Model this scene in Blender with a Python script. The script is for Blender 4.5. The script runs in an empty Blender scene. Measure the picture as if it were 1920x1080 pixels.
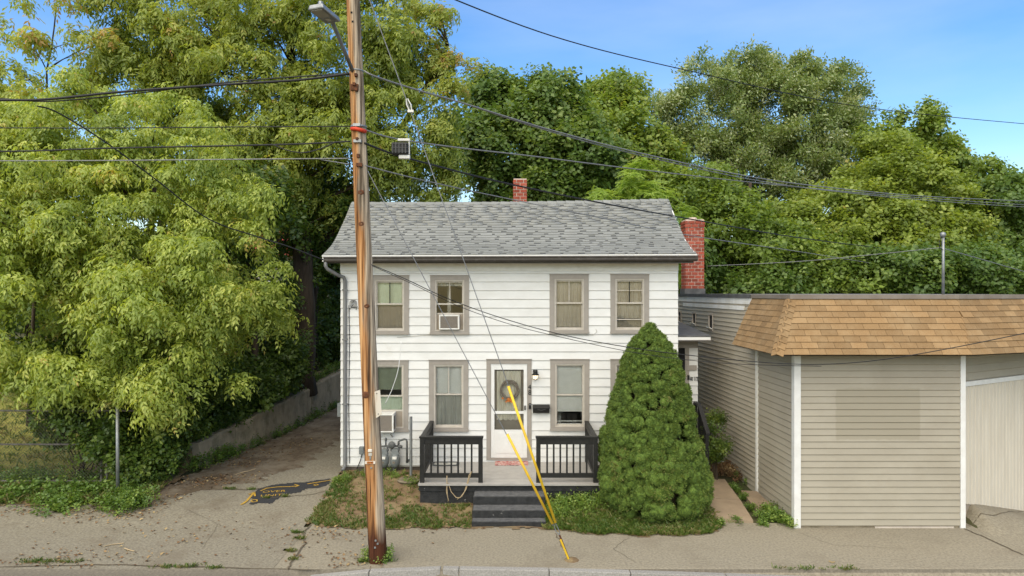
import bpy, math, random
import numpy as np
from mathutils import Matrix, Vector, Euler

# ------------------------------------------------------------------ camera, sky, sun, exposure
SC = bpy.context.scene
COL = SC.collection
CAMZ = 4.51
cam_d = bpy.data.cameras.new('camera')
cam = bpy.data.objects.new('camera', cam_d); COL.objects.link(cam)
cam.location = (0, 0, CAMZ); cam.rotation_euler = (math.radians(90), 0, 0)
cam_d.sensor_width = 36; cam_d.lens = 24.0
cam_d.shift_y = 8 / 1920
cam_d.clip_start = 0.1; cam_d.clip_end = 3000
SC.camera = cam

SUN_DIR = Vector((-0.28, -0.70, 1.0)).normalized()        # towards the sun
W = bpy.data.worlds.new('World'); SC.world = W; W.use_nodes = True
wn = W.node_tree.nodes; wl = W.node_tree.links
bg = wn['Background']; bg.inputs['Strength'].default_value = 0.10
sky = wn.new('ShaderNodeTexSky'); sky.sky_type = 'NISHITA'; sky.sun_disc = False
sky.sun_elevation = math.asin(SUN_DIR.z); sky.sun_rotation = math.atan2(SUN_DIR.x, SUN_DIR.y)
sky.air_density = 1.3; sky.dust_density = 0.3; sky.ozone_density = 3.0
# thin high cloud veil
tc = wn.new('ShaderNodeTexCoord'); mp = wn.new('ShaderNodeMapping'); mp.inputs['Scale'].default_value = (1.2, 2.0, 5.0)
mp.inputs['Rotation'].default_value = (0.1, 0.25, 0)
nz = wn.new('ShaderNodeTexNoise'); nz.inputs['Scale'].default_value = 1.6; nz.inputs['Detail'].default_value = 6
rp = wn.new('ShaderNodeValToRGB'); rp.color_ramp.elements[0].position = 0.40; rp.color_ramp.elements[1].position = 0.95
rp.color_ramp.elements[1].color = (0.40, 0.40, 0.40, 1)
mx = wn.new('ShaderNodeMixRGB'); mx.inputs['Color2'].default_value = (5.6, 6.2, 7.2, 1)
wl.new(tc.outputs['Generated'], mp.inputs['Vector']); wl.new(mp.outputs[0], nz.inputs['Vector'])
wl.new(nz.outputs['Fac'], rp.inputs['Fac']); wl.new(rp.outputs[0], mx.inputs['Fac'])
hs = wn.new('ShaderNodeHueSaturation'); hs.inputs['Saturation'].default_value = 1.33; hs.inputs['Value'].default_value = 1.25; hs.inputs['Hue'].default_value = 0.508
wl.new(sky.outputs[0], hs.inputs['Color']); wl.new(hs.outputs[0], mx.inputs['Color1']); wl.new(mx.outputs[0], bg.inputs['Color'])

sun_d = bpy.data.lights.new('sun', 'SUN'); sun_d.energy = 3.4; sun_d.angle = math.radians(90); sun_d.color = (1.0, 0.87, 0.60)
sun = bpy.data.objects.new('sun', sun_d); COL.objects.link(sun)
sun.rotation_euler = (-SUN_DIR).to_track_quat('-Z', 'Y').to_euler(); sun.location = (0, 0, 30)
VS = SC.view_settings
VS.view_transform = 'Standard'; VS.look = 'None'; VS.gamma = 1.0; VS.use_curve_mapping = False
VS.exposure = 0.78
SC.render.engine = 'CYCLES'
SC.cycles.use_denoising = True
SC.cycles.max_bounces = 6; SC.cycles.transparent_max_bounces = 12
SC.cycles.caustics_reflective = False; SC.cycles.caustics_refractive = False

F = 1280.0
def P(x, y, D): return Vector(((x - 960) / F * D, D, CAMZ - (y - 548) / F * D))
RNG = random.Random(7)

# ------------------------------------------------------------------ materials
def _nt(name):
    m = bpy.data.materials.new(name); m.use_nodes = True
    return m, m.node_tree.nodes, m.node_tree.links, m.node_tree.nodes['Principled BSDF']

def M(name, c1, c2=None, scale=4.0, rough=0.7, bump=0.0, bscale=40.0, stretch=(1, 1, 1), rnd=0.0, metallic=0.0,
      spec=0.3, lo=0.35, hi=0.65, c3=None, s3=0.8, lo3=0.5, hi3=0.7, tone=False, detail=5):
    """colour c1, blotched with c2 (noise at scale), wider patches of c3; rnd varies each piece"""
    m, n, l, b = _nt(name)
    b.inputs['Roughness'].default_value = rough; b.inputs['Metallic'].default_value = metallic
    b.inputs['Specular IOR Level'].default_value = spec
    geo = n.new('ShaderNodeNewGeometry'); mp = n.new('ShaderNodeMapping'); mp.inputs['Scale'].default_value = stretch
    l.new(geo.outputs['Position'], mp.inputs['Vector'])
    out = None
    if c2 is None: c2 = tuple(v * 0.85 for v in c1)
    nz = n.new('ShaderNodeTexNoise'); nz.inputs['Scale'].default_value = scale; nz.inputs['Detail'].default_value = detail
    nz.inputs['Roughness'].default_value = 0.65
    l.new(mp.outputs[0], nz.inputs['Vector'])
    r = n.new('ShaderNodeMapRange'); r.inputs['From Min'].default_value = lo; r.inputs['From Max'].default_value = hi
    l.new(nz.outputs['Fac'], r.inputs['Value'])
    mix = n.new('ShaderNodeMixRGB'); mix.inputs['Color1'].default_value = (*c1, 1); mix.inputs['Color2'].default_value = (*c2, 1)
    l.new(r.outputs[0], mix.inputs['Fac']); out = mix.outputs[0]
    if c3 is not None:
        n3 = n.new('ShaderNodeTexNoise'); n3.inputs['Scale'].default_value = s3; n3.inputs['Detail'].default_value = 6
        n3.inputs['Roughness'].default_value = 0.7
        l.new(geo.outputs['Position'], n3.inputs['Vector'])
        r3 = n.new('ShaderNodeMapRange'); r3.inputs['From Min'].default_value = lo3; r3.inputs['From Max'].default_value = hi3
        l.new(n3.outputs['Fac'], r3.inputs['Value'])
        m3 = n.new('ShaderNodeMixRGB'); m3.inputs['Color2'].default_value = (*c3, 1)
        l.new(r3.outputs[0], m3.inputs['Fac']); l.new(out, m3.inputs['Color1']); out = m3.outputs[0]
    if rnd > 0:
        oi = n.new('ShaderNodeObjectInfo')
        src = oi.outputs['Random']
        if tone:
            at = n.new('ShaderNodeAttribute'); at.attribute_name = 'tone'
            ad = n.new('ShaderNodeMath'); ad.operation = 'ADD'; l.new(src, ad.inputs[0]); l.new(at.outputs['Fac'], ad.inputs[1])
            fr = n.new('ShaderNodeMath'); fr.operation = 'FRACT'; l.new(ad.outputs[0], fr.inputs[0]); src = fr.outputs[0]
        rr = n.new('ShaderNodeMapRange'); rr.inputs['To Min'].default_value = 1 - rnd; rr.inputs['To Max'].default_value = 1 + rnd
        l.new(src, rr.inputs['Value'])
        hv = n.new('ShaderNodeHueSaturation'); l.new(out, hv.inputs['Color']); l.new(rr.outputs[0], hv.inputs['Value']); out = hv.outputs[0]
    l.new(out, b.inputs['Base Color'])
    if bump > 0:
        nb = n.new('ShaderNodeTexNoise'); nb.inputs['Scale'].default_value = bscale; nb.inputs['Detail'].default_value = 4
        l.new(mp.outputs[0], nb.inputs['Vector'])
        bp = n.new('ShaderNodeBump'); bp.inputs['Strength'].default_value = bump; bp.inputs['Distance'].default_value = 0.02
        l.new(nb.outputs['Fac'], bp.inputs['Height']); l.new(bp.outputs[0], b.inputs['Normal'])
    return m

def leaf_mat(name, ramp, trans=0.35, rough=0.45):
    m, n, l, b = _nt(name)
    b.inputs['Roughness'].default_value = rough; b.inputs['Specular IOR Level'].default_value = 0.5
    at = n.new('ShaderNodeAttribute'); at.attribute_name = 'tone'
    cr = n.new('ShaderNodeValToRGB'); els = cr.color_ramp.elements
    els[0].position = ramp[0][0]; els[0].color = (*ramp[0][1], 1); els[1].position = ramp[-1][0]; els[1].color = (*ramp[-1][1], 1)
    for p, c in ramp[1:-1]:
        e = els.new(p); e.color = (*c, 1)
    l.new(at.outputs['Fac'], cr.inputs['Fac']); l.new(cr.outputs[0], b.inputs['Base Color'])
    if trans > 0:
        t = n.new('ShaderNodeBsdfTranslucent'); g = n.new('ShaderNodeMixRGB'); g.blend_type = 'MULTIPLY'; g.inputs['Fac'].default_value = 1
        g.inputs['Color2'].default_value = (1.25, 1.2, 0.6, 1); l.new(cr.outputs[0], g.inputs['Color1']); l.new(g.outputs[0], t.inputs['Color'])
        ms = n.new('ShaderNodeMixShader'); ms.inputs['Fac'].default_value = trans
        l.new(b.outputs[0], ms.inputs[1]); l.new(t.outputs[0], ms.inputs[2])
        l.new(ms.outputs[0], n['Material Output'].inputs['Surface'])
    return m

def glass_mat(name, tint=(0.96, 0.97, 0.96)):
    m, n, l, b = _nt(name); n.remove(b)
    t = n.new('ShaderNodeBsdfTransparent'); t.inputs['Color'].default_value = (*tint, 1)
    g = n.new('ShaderNodeBsdfGlossy'); g.inputs['Roughness'].default_value = 0.03
    f = n.new('ShaderNodeFresnel'); f.inputs['IOR'].default_value = 1.45
    ms = n.new('ShaderNodeMixShader'); l.new(f.outputs[0], ms.inputs[0]); l.new(t.outputs[0], ms.inputs[1]); l.new(g.outputs[0], ms.inputs[2])
    l.new(ms.outputs[0], n['Material Output'].inputs['Surface'])
    return m

MT = {}
MT['siding'] = M('white_siding', (0.675, 0.672, 0.65), (0.61, 0.604, 0.575), scale=1.6, rough=0.55, rnd=0.02, stretch=(1, 1, 2.5), bump=0.05, bscale=90, c3=(0.52, 0.49, 0.42), s3=1.3, lo3=0.62, hi3=0.9)
MT['wall_in'] = M('sheathing', (0.55, 0.53, 0.48), rough=0.8)
MT['taupe'] = M('taupe_trim', (0.305, 0.275, 0.24), (0.27, 0.243, 0.21), scale=6, rough=0.6, bump=0.08, bscale=60, rnd=0.03)
MT['sash'] = M('sash_paint', (0.50, 0.46, 0.40), (0.42, 0.38, 0.32), scale=7, rough=0.55)
MT['white'] = M('white_paint', (0.70, 0.695, 0.67), (0.63, 0.62, 0.59), scale=5, rough=0.45)
MT['whitetrim'] = M('white_trim_dirty', (0.78, 0.77, 0.74), (0.66, 0.64, 0.58), scale=3, rough=0.5, stretch=(1, 1, 0.4))
MT['bronze'] = M('bronze_gutter', (0.055, 0.047, 0.040), (0.10, 0.09, 0.08), scale=9, rough=0.45, lo=0.5, hi=0.75, spec=0.4)
MT['spout'] = M('grey_downspout', (0.13, 0.13, 0.13), (0.19, 0.19, 0.185), scale=9, rough=0.5, stretch=(1, 1, .3), spec=0.4)
MT['roofbase'] = M('roof_underlayer', (0.07, 0.073, 0.07), (0.10, 0.104, 0.10), scale=25, rough=0.95)
MT['shingle'] = M('grey_shingle', (0.245, 0.250, 0.235), (0.19, 0.194, 0.182), scale=60, rough=0.95, rnd=0.09, tone=True, c3=(0.275, 0.278, 0.262), s3=1.2, lo3=.45, hi3=.8, bump=0.4, bscale=150)
MT['mansard'] = M('tan_shingle', (0.265, 0.168, 0.080), (0.215, 0.132, 0.060), scale=45, rough=0.95, rnd=0.16, tone=True, bump=0.4, bscale=140, c3=(0.30, 0.205, 0.108), s3=2.2, lo3=0.45, hi3=0.75)
MT['mansardbase'] = M('tan_underlayer', (0.16, 0.085, 0.03), rough=0.95)
MT['brick'] = M('red_brick', (0.33, 0.075, 0.042), (0.25, 0.055, 0.035), scale=30, rough=0.9, rnd=0.28, bump=0.5, bscale=120, c3=(0.40, 0.13, 0.085), s3=3.5, lo3=0.5, hi3=0.8)
MT['mortar'] = M('mortar', (0.60, 0.50, 0.42), (0.46, 0.36, 0.30), scale=12, rough=0.95)
MT['flash'] = M('dark_flashing', (0.06, 0.06, 0.06), (0.11, 0.11, 0.11), scale=6, rough=0.7)
MT['roofedge'] = M('brown_roof_edge', (0.17, 0.14, 0.115), (0.22, 0.19, 0.16), scale=3, rough=0.6)
MT['flatroof'] = M('flat_roof', (0.16, 0.16, 0.165), (0.22, 0.22, 0.22), scale=1.5, rough=0.9)
MT['black'] = M('black_paint', (0.010, 0.010, 0.0095), (0.020, 0.019, 0.017), scale=14, rough=0.5, bump=0.1, bscale=70)
MT['worn'] = M('worn_black_concrete', (0.015, 0.0155, 0.016), (0.034, 0.034, 0.034), scale=9, rough=0.75, c3=(0.40, 0.38, 0.35), s3=7, lo3=0.66, hi3=0.74, bump=0.4, bscale=30)
MT['worntread'] = M('worn_grey_tread', (0.065, 0.065, 0.066), (0.12, 0.12, 0.117), scale=14, rough=0.8, c3=(0.33, 0.31, 0.28), s3=9, lo3=0.64, hi3=0.75, bump=0.4, bscale=40)
MT['deck'] = M('grey_deck_paint', (0.36, 0.34, 0.31), (0.30, 0.285, 0.26), scale=5, rough=0.55, rnd=0.03, c3=(0.26, 0.24, .21), s3=3, lo3=.6, hi3=.8)
MT['tan'] = None
MT['glass'] = glass_mat('window_glass')
MT['metal'] = M('galvanised', (0.30, 0.31, 0.31), (0.22, 0.225, 0.225), scale=10, rough=0.45, metallic=0.6)
MT['oldmetal'] = M('old_fence_metal', (0.15, 0.14, 0.125), (0.085, 0.075, 0.06), scale=8, rough=0.65)
MT['cushion'] = M('spruce_cushion', (0.060, 0.105, 0.017), (0.130, 0.195, 0.030), scale=38, rough=0.9, lo=0.38, hi=0.62, bump=1.0, bscale=60, c3=(0.035, 0.06, 0.012), s3=9, lo3=0.5, hi3=0.7)
MT['meter'] = M('grey_meter_paint', (0.17, 0.185, 0.18), (0.13, 0.14, 0.14), scale=18, rough=0.55)
MT['meterdark'] = M('dark_pipe', (0.07, 0.075, 0.075), (0.12, 0.12, 0.115), scale=25, rough=0.6)
MT['cable'] = M('black_cable', (0.016, 0.016, 0.017), rough=0.55)
MT['strand'] = M('steel_strand', (0.23, 0.235, 0.24), (0.16, 0.16, 0.16), scale=30, rough=0.45, metallic=0.3)
MT['yellow'] = M('yellow_plastic', (0.72, 0.47, 0.025), (0.56, 0.35, 0.025), scale=5, rough=0.4, stretch=(1, 1, .4))
MT['paint'] = M('yellow_road_paint', (0.48, 0.29, 0.03), (0.20, 0.14, 0.06), scale=30, rough=0.8, lo=0.45, hi=0.7)
MT['patch'] = M('fresh_asphalt', (0.022, 0.022, 0.024), (0.045, 0.045, 0.046), scale=60, rough=0.85, bump=0.5, bscale=120)
MT['concrete'] = M('concrete_slab', (0.31, 0.235, 0.155), (0.26, 0.195, 0.13), scale=5, rough=0.9, c3=(0.20, 0.15, 0.09), s3=1.5, lo3=0.55, hi3=0.8, bump=0.3, bscale=80)
MT['granite'] = M('granite_kerb', (0.32, 0.305, 0.28), (0.20, 0.19, 0.17), scale=40, rough=0.85, bump=0.4, bscale=60, rnd=0.06)
MT['asphalt'] = M('worn_asphalt', (0.255, 0.228, 0.170), (0.135, 0.118, 0.087), scale=24, rough=0.95, lo=0.40, hi=0.68, c3=(0.15, 0.122, 0.085), s3=0.9, lo3=0.5, hi3=0.75, bump=0.5, bscale=60, detail=8)
MT['walk'] = M('worn_asphalt_walk', (0.285, 0.252, 0.185), (0.165, 0.143, 0.103), scale=24, rough=0.95, lo=0.40, hi=0.70, c3=(0.18, 0.152, 0.108), s3=0.7, lo3=0.5, hi3=0.78, bump=0.5, bscale=60, detail=8)
MT['road'] = M('road_asphalt', (0.19, 0.165, 0.125), (0.12, 0.105, 0.08), scale=24, rough=0.95, bump=0.4, bscale=100)
MT['soil'] = M('dry_soil', (0.185, 0.125, 0.068), (0.115, 0.075, 0.04), scale=9, rough=1.0, c3=(0.24, 0.185, 0.095), s3=2.2, lo3=0.45, hi3=0.65, bump=0.8, bscale=25)
MT['dirt'] = M('driveway_dirt', (0.135, 0.098, 0.062), (0.075, 0.055, 0.035), scale=12, rough=1.0, c3=(0.20, 0.165, 0.12), s3=1.4, lo3=0.45, hi3=0.65, bump=0.6, bscale=40)
MT['lawn'] = M('dry_lawn', (0.30, 0.28, 0.06), (0.20, 0.20, 0.04), scale=3, rough=1.0, c3=(0.21, 0.165, 0.05), s3=0.8, lo3=0.5, hi3=0.75, bump=0.8, bscale=30)
MT['terrain'] = M('ground_cover', (0.075, 0.065, 0.030), (0.045, 0.055, 0.018), scale=1.2, rough=1.0, bump=0.6, bscale=10)
MT['oldwall'] = M('old_concrete_wall', (0.33, 0.275, 0.195), (0.22, 0.18, 0.125), scale=3.0, rough=0.95, stretch=(1, 1, 0.45), c3=(0.10, 0.09, 0.05), s3=1.6, lo3=0.5, hi3=0.75, bump=0.6, bscale=18)
MT['stone'] = M('boulder', (0.22, 0.18, 0.13), (0.14, 0.12, 0.08), scale=6, rough=0.95, bump=0.6, bscale=14)
MT['bark'] = M('bark', (0.075, 0.055, 0.038), (0.035, 0.026, 0.018), scale=9, rough=1.0, stretch=(1, 1, 0.25), bump=0.9, bscale=12)
MT['rust'] = M('rusty_iron', (0.15, 0.055, 0.022), (0.06, 0.03, 0.018), scale=30, rough=0.9)
MT['orange'] = M('orange_tape', (0.62, 0.055, 0.018), rough=0.5)
MT['plate'] = M('aged_white_plate', (0.62, 0.57, 0.49), (0.42, 0.29, 0.17), scale=9, rough=0.5, stretch=(1, 1, 0.3), lo=0.55, hi=0.8)
MT['acwhite'] = M('white_plastic', (0.70, 0.69, 0.65), (0.60, 0.58, 0.53), scale=8, rough=0.5)
MT['acgrill'] = M('grey_grille', (0.16, 0.145, 0.13), (0.10, 0.09, 0.08), scale=60, rough=0.8)
MT['dark'] = M('dark_void', (0.012, 0.012, 0.012), rough=0.9)
MT['blind'] = M('white_blind', (0.90, 0.89, 0.85), (0.83, 0.82, 0.78), scale=6, rough=0.6)
MT['greenblind'] = M('green_blind', (0.32, 0.36, 0.25), (0.27, 0.30, 0.21), scale=6, rough=0.7)
MT['shadepale'] = M('pale_green_shade', (0.62, 0.70, 0.54), (0.54, 0.62, 0.47), scale=4, rough=0.8)
MT['shadebrown'] = M('brown_shade', (0.33, 0.28, 0.22), (0.27, 0.23, 0.185), scale=3, rough=0.8)
MT['shadebeige'] = M('beige_shade', (0.50, 0.44, 0.37), (0.40, 0.35, 0.295), scale=3, rough=0.8)
MT['shadegrey'] = M('grey_shade', (0.44, 0.43, 0.38), (0.36, 0.35, 0.31), scale=2.5, rough=0.8)
MT['curtain'] = M('cream_curtain', (0.86, 0.80, 0.68), (0.68, 0.62, 0.50), scale=6, rough=0.85, stretch=(4, 1, .4))
MT['wicker'] = M('twig_wreath', (0.10, 0.085, 0.065), (0.22, 0.19, 0.15), scale=40, rough=0.9)
MT['flower'] = M('orange_flower', (0.55, 0.22, 0.035), (0.42, 0.10, 0.02), scale=30, rough=0.8)
MT['mat'] = M('patterned_mat', (0.36, 0.07, 0.07), (0.50, 0.40, 0.34), scale=14, rough=0.95, lo=0.47, hi=0.53, stretch=(1, 2.2, 1), c3=(0.10, 0.04, 0.04), s3=11, lo3=0.56, hi3=0.6)
MT['rope'] = M('tan_rope', (0.42, 0.32, 0.19), rough=0.9)
MT['redhouse'] = M('red_boards', (0.42, 0.06, 0.05), (0.34, 0.05, 0.045), scale=4, rough=0.8, stretch=(.3, .3, 6))
MT['lamp_glass'] = M('lantern_glass', (0.8, 0.7, 0.55), rough=0.2)
_lg = MT['lamp_glass'].node_tree.nodes['Principled BSDF']
_lg.inputs['Emission Color'].default_value = (1.0, 0.80, 0.52, 1); _lg.inputs['Emission Strength'].default_value = 1.1
MT['led'] = M('lamp_lens', (0.35, 0.34, 0.30), rough=0.3)
MT['litter'] = None

def garage_mat():
    """tan siding with the ghost of a removed sign on the front"""
    m = M('tan_vinyl', (0.35, 0.315, 0.248), (0.315, 0.282, 0.22), scale=1.3, rough=0.6, rnd=0.03, stretch=(1, 1, 2), bump=0.05, bscale=90, c3=(0.285, 0.25, 0.19), s3=1.1, lo3=0.5, hi3=0.9)
    n = m.node_tree.nodes; l = m.node_tree.links; b = n['Principled BSDF']
    src = b.inputs['Base Color'].links[0].from_socket
    geo = n.new('ShaderNodeNewGeometry'); sp = n.new('ShaderNodeSeparateXYZ')
    nz = n.new('ShaderNodeTexNoise'); nz.inputs['Scale'].default_value = 9
    l.new(geo.outputs['Position'], nz.inputs['Vector'])
    va = n.new('ShaderNodeMixRGB'); va.blend_type = 'ADD'; va.inputs['Fac'].default_value = 0.06
    l.new(geo.outputs['Position'], va.inputs['Color1']); l.new(nz.outputs['Color'], va.inputs['Color2']); l.new(va.outputs[0], sp.inputs[0])
    a = P(1572, 727, 13.06); c = P(1727, 820, 13.06)
    fac = None
    for sock, v0, v1 in ((sp.outputs['X'], a.x, c.x), (sp.outputs['Z'], c.z, a.z)):
        s = n.new('ShaderNodeMath'); s.operation = 'SUBTRACT'; l.new(sock, s.inputs[0]); s.inputs[1].default_value = (v0 + v1) / 2
        ab = n.new('ShaderNodeMath'); ab.operation = 'ABSOLUTE'; l.new(s.outputs[0], ab.inputs[0])
        lt = n.new('ShaderNodeMapRange'); lt.inputs['From Min'].default_value = abs(v1 - v0) / 2; lt.inputs['From Max'].default_value = abs(v1 - v0) / 2 + 0.03
        lt.inputs['To Min'].default_value = 1; lt.inputs['To Max'].default_value = 0; l.new(ab.outputs[0], lt.inputs['Value'])
        if fac is None: fac = lt.outputs[0]
        else:
            mu = n.new('ShaderNodeMath'); mu.operation = 'MULTIPLY'; l.new(fac, mu.inputs[0]); l.new(lt.outputs[0], mu.inputs[1]); fac = mu.outputs[0]
    k = n.new('ShaderNodeMath'); k.operation = 'MULTIPLY'; k.inputs[1].default_value = 0.7; l.new(fac, k.inputs[0])
    mix = n.new('ShaderNodeMixRGB'); mix.inputs['Color2'].default_value = (0.265, 0.235, 0.172, 1)
    l.new(k.outputs[0], mix.inputs['Fac']); l.new(src, mix.inputs['Color1']); l.new(mix.outputs[0], b.inputs['Base Color'])
    return m
MT['tan'] = garage_mat()
MT['cream'] = M('cream_vinyl', (0.42, 0.375, 0.295), (0.37, 0.325, 0.25), scale=1.5, rough=0.6, rnd=0.03, stretch=(1, 1, 2), c3=(0.34, 0.28, 0.21), s3=0.9, lo3=0.55, hi3=0.8)
MT['doorboard'] = M('cream_door_boards', (0.60, 0.545, 0.45), (0.54, 0.485, 0.395), scale=3, rough=0.55, rnd=0.02, stretch=(2, 2, .4))

def pole_mat():
    m, n, l, b = _nt('weathered_pole')
    b.inputs['Roughness'].default_value = 0.9; b.inputs['Specular IOR Level'].default_value = 0.2
    tcn = n.new('ShaderNodeTexCoord'); mp = n.new('ShaderNodeMapping'); mp.inputs['Scale'].default_value = (17, 17, 0.6)
    l.new(tcn.outputs['Object'], mp.inputs['Vector'])
    nz = n.new('ShaderNodeTexNoise'); nz.inputs['Scale'].default_value = 1.0; nz.inputs['Detail'].default_value = 6; l.new(mp.outputs[0], nz.inputs['Vector'])
    cr = n.new('ShaderNodeValToRGB'); e = cr.color_ramp.elements
    e[0].position = 0.36; e[0].color = (0.07, 0.032, 0.014, 1); e[1].position = 0.62; e[1].color = (0.54, 0.31, 0.14, 1)
    x = e.new(0.47); x.color = (0.36, 0.165, 0.06, 1)
    l.new(nz.outputs['Fac'], cr.inputs['Fac'])
    cg = n.new('ShaderNodeValToRGB'); e = cg.color_ramp.elements
    e[0].position = 0.36; e[0].color = (0.10, 0.075, 0.05, 1); e[1].position = 0.62; e[1].color = (0.50, 0.40, 0.29, 1)
    l.new(nz.outputs['Fac'], cg.inputs['Fac'])
    # grey weathering on one flank and towards the top; noise-broken border
    sp = n.new('ShaderNodeSeparateXYZ'); l.new(tcn.outputs['Object'], sp.inputs[0])
    m2 = n.new('ShaderNodeMapping'); m2.inputs['Scale'].default_value = (5, 5, 0.7); l.new(tcn.outputs['Object'], m2.inputs['Vector'])
    n2 = n.new('ShaderNodeTexNoise'); n2.inputs['Scale'].default_value = 1.3; n2.inputs['Detail'].default_value = 6; l.new(m2.outputs[0], n2.inputs['Vector'])
    w = n.new('ShaderNodeMath'); w.operation = 'MULTIPLY_ADD'; w.inputs[1].default_value = 0.35; l.new(n2.outputs['Fac'], w.inputs[0]); l.new(sp.outputs['X'], w.inputs[2])
    zz = n.new('ShaderNodeMath'); zz.operation = 'MULTIPLY_ADD'; zz.inputs[1].default_value = 0.049; l.new(sp.outputs['Z'], zz.inputs[0]); l.new(w.outputs[0], zz.inputs[2])
    r = n.new('ShaderNodeMapRange'); r.inputs['From Min'].default_value = 0.19; r.inputs['From Max'].default_value = 0.26; l.new(zz.outputs[0], r.inputs['Value'])
    mix = n.new('ShaderNodeMixRGB'); l.new(r.outputs[0], mix.inputs['Fac']); l.new(cr.outputs[0], mix.inputs['Color1']); l.new(cg.outputs[0], mix.inputs['Color2'])
    # darker red-brown towards the foot, with a noise-broken border
    rz = n.new('ShaderNodeMapRange'); rz.inputs['From Min'].default_value = 0.35; rz.inputs['From Max'].default_value = 0.75
    ww = n.new('ShaderNodeMath'); ww.operation = 'MULTIPLY_ADD'; ww.inputs[1].default_value = 0.7; l.new(n2.outputs['Fac'], ww.inputs[0]); l.new(sp.outputs['Z'], ww.inputs[2])
    rz.inputs['From Min'].default_value = 0.75; rz.inputs['From Max'].default_value = 1.05; l.new(ww.outputs[0], rz.inputs['Value'])
    m3 = n.new('ShaderNodeMixRGB'); m3.inputs['Color1'].default_value = (0.075, 0.026, 0.012, 1); l.new(rz.outputs[0], m3.inputs['Fac']); l.new(mix.outputs[0], m3.inputs['Color2'])
    mc = n.new('ShaderNodeMapping'); mc.inputs['Scale'].default_value = (48, 48, 1.1); l.new(tcn.outputs['Object'], mc.inputs['Vector'])
    nc = n.new('ShaderNodeTexNoise'); nc.inputs['Scale'].default_value = 1.0; nc.inputs['Detail'].default_value = 3; l.new(mc.outputs[0], nc.inputs['Vector'])
    rc = n.new('ShaderNodeMapRange'); rc.inputs['From Min'].default_value = 0.36; rc.inputs['From Max'].default_value = 0.52; rc.inputs['To Min'].default_value = 0.5; l.new(nc.outputs['Fac'], rc.inputs['Value'])
    hvv = n.new('ShaderNodeHueSaturation'); l.new(m3.outputs[0], hvv.inputs['Color']); l.new(rc.outputs[0], hvv.inputs['Value'])
    l.new(hvv.outputs[0], b.inputs['Base Color'])
    bp = n.new('ShaderNodeBump'); bp.inputs['Strength'].default_value = 0.8; bp.inputs['Distance'].default_value = 0.02
    l.new(nz.outputs['Fac'], bp.inputs['Height']); l.new(bp.outputs[0], b.inputs['Normal'])
    return m
MT['pole'] = pole_mat()

MT['leaf_elder'] = leaf_mat('box_elder_leaf', [(0.0, (0.21, 0.285, 0.055)), (0.5, (0.37, 0.45, 0.085)), (0.85, (0.54, 0.59, 0.14)), (0.985, (0.58, 0.57, 0.15)), (1.0, (0.56, 0.44, 0.13))], trans=0.5)
MT['leaf_olive'] = leaf_mat('olive_leaf', [(0.0, (0.185, 0.245, 0.045)), (0.5, (0.325, 0.39, 0.070)), (0.9, (0.46, 0.49, 0.11)), (0.985, (0.50, 0.45, 0.11)), (1.0, (0.48, 0.31, 0.10))], trans=0.5)
MT['leaf_maple'] = leaf_mat('maple_leaf', [(0.0, (0.080, 0.145, 0.030)), (0.6, (0.155, 0.24, 0.048)), (1.0, (0.28, 0.35, 0.095))], trans=0.45)
MT['leaf_silver'] = leaf_mat('silver_leaf', [(0.0, (0.13, 0.19, 0.045)), (0.45, (0.24, 0.315, 0.10)), (0.75, (0.42, 0.47, 0.25)), (1.0, (0.58, 0.61, 0.43))], trans=0.4)
MT['leaf_mid'] = leaf_mat('mid_leaf', [(0.0, (0.13, 0.20, 0.035)), (0.6, (0.25, 0.34, 0.060)), (0.95, (0.38, 0.44, 0.10)), (1.0, (0.42, 0.36, 0.10))], trans=0.5)
MT['leaf_locust'] = leaf_mat('locust_leaf', [(0.0, (0.22, 0.34, 0.05)), (1.0, (0.42, 0.54, 0.11))], trans=0.5)
MT['leaf_yellow'] = leaf_mat('yellow_green_leaf', [(0.0, (0.17, 0.235, 0.040)), (0.6, (0.30, 0.375, 0.065)), (0.95, (0.42, 0.46, 0.10)), (1.0, (0.44, 0.37, 0.10))], trans=0.5)
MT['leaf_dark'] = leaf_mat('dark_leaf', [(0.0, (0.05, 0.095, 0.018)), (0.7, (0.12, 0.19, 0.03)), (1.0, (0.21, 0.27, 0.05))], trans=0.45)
MT['leaf_ground'] = leaf_mat('weed_leaf', [(0.0, (0.065, 0.123, 0.020)), (0.7, (0.160, 0.261, 0.043)), (1.0, (0.275, 0.348, 0.072))], trans=0.4)
MT['needle'] = leaf_mat('spruce_needle', [(0.0, (0.050, 0.098, 0.016)), (0.55, (0.130, 0.195, 0.030)), (0.9, (0.205, 0.265, 0.046)), (1.0, (0.23, 0.20, 0.07))], trans=0.22, rough=0.7)
MT['grass'] = leaf_mat('grass_blade', [(0.0, (0.055, 0.105, 0.016)), (0.5, (0.115, 0.175, 0.028)), (0.75, (0.20, 0.20, 0.06)), (1.0, (0.30, 0.235, 0.11))], trans=0.3)
MT['litter'] = leaf_mat('fallen_leaf', [(0.0, (0.09, 0.045, 0.018)), (0.6, (0.20, 0.11, 0.045)), (1.0, (0.38, 0.28, 0.13))], trans=0.0, rough=0.9)

# ------------------------------------------------------------------ building blocks
INV = {}
def link(o, parent=None):
    COL.objects.link(o)
    if parent is not None:
        o.parent = parent
        o.matrix_parent_inverse = INV.get(parent.name, Matrix.Identity(4))
    return o
def tag(o, label=None, cat=None, group=None, kind=None):
    if label: o['label'] = label
    if cat: o['category'] = cat
    if group: o['group'] = group
    if kind: o['kind'] = kind
    return o
def thing(name, loc, label, cat, group=None):
    o = bpy.data.objects.new(name, None); COL.objects.link(o); o.location = loc; o.empty_display_size = 0.2
    INV[o.name] = Matrix.Translation(-Vector(loc))
    return tag(o, label, cat, group)

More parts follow.
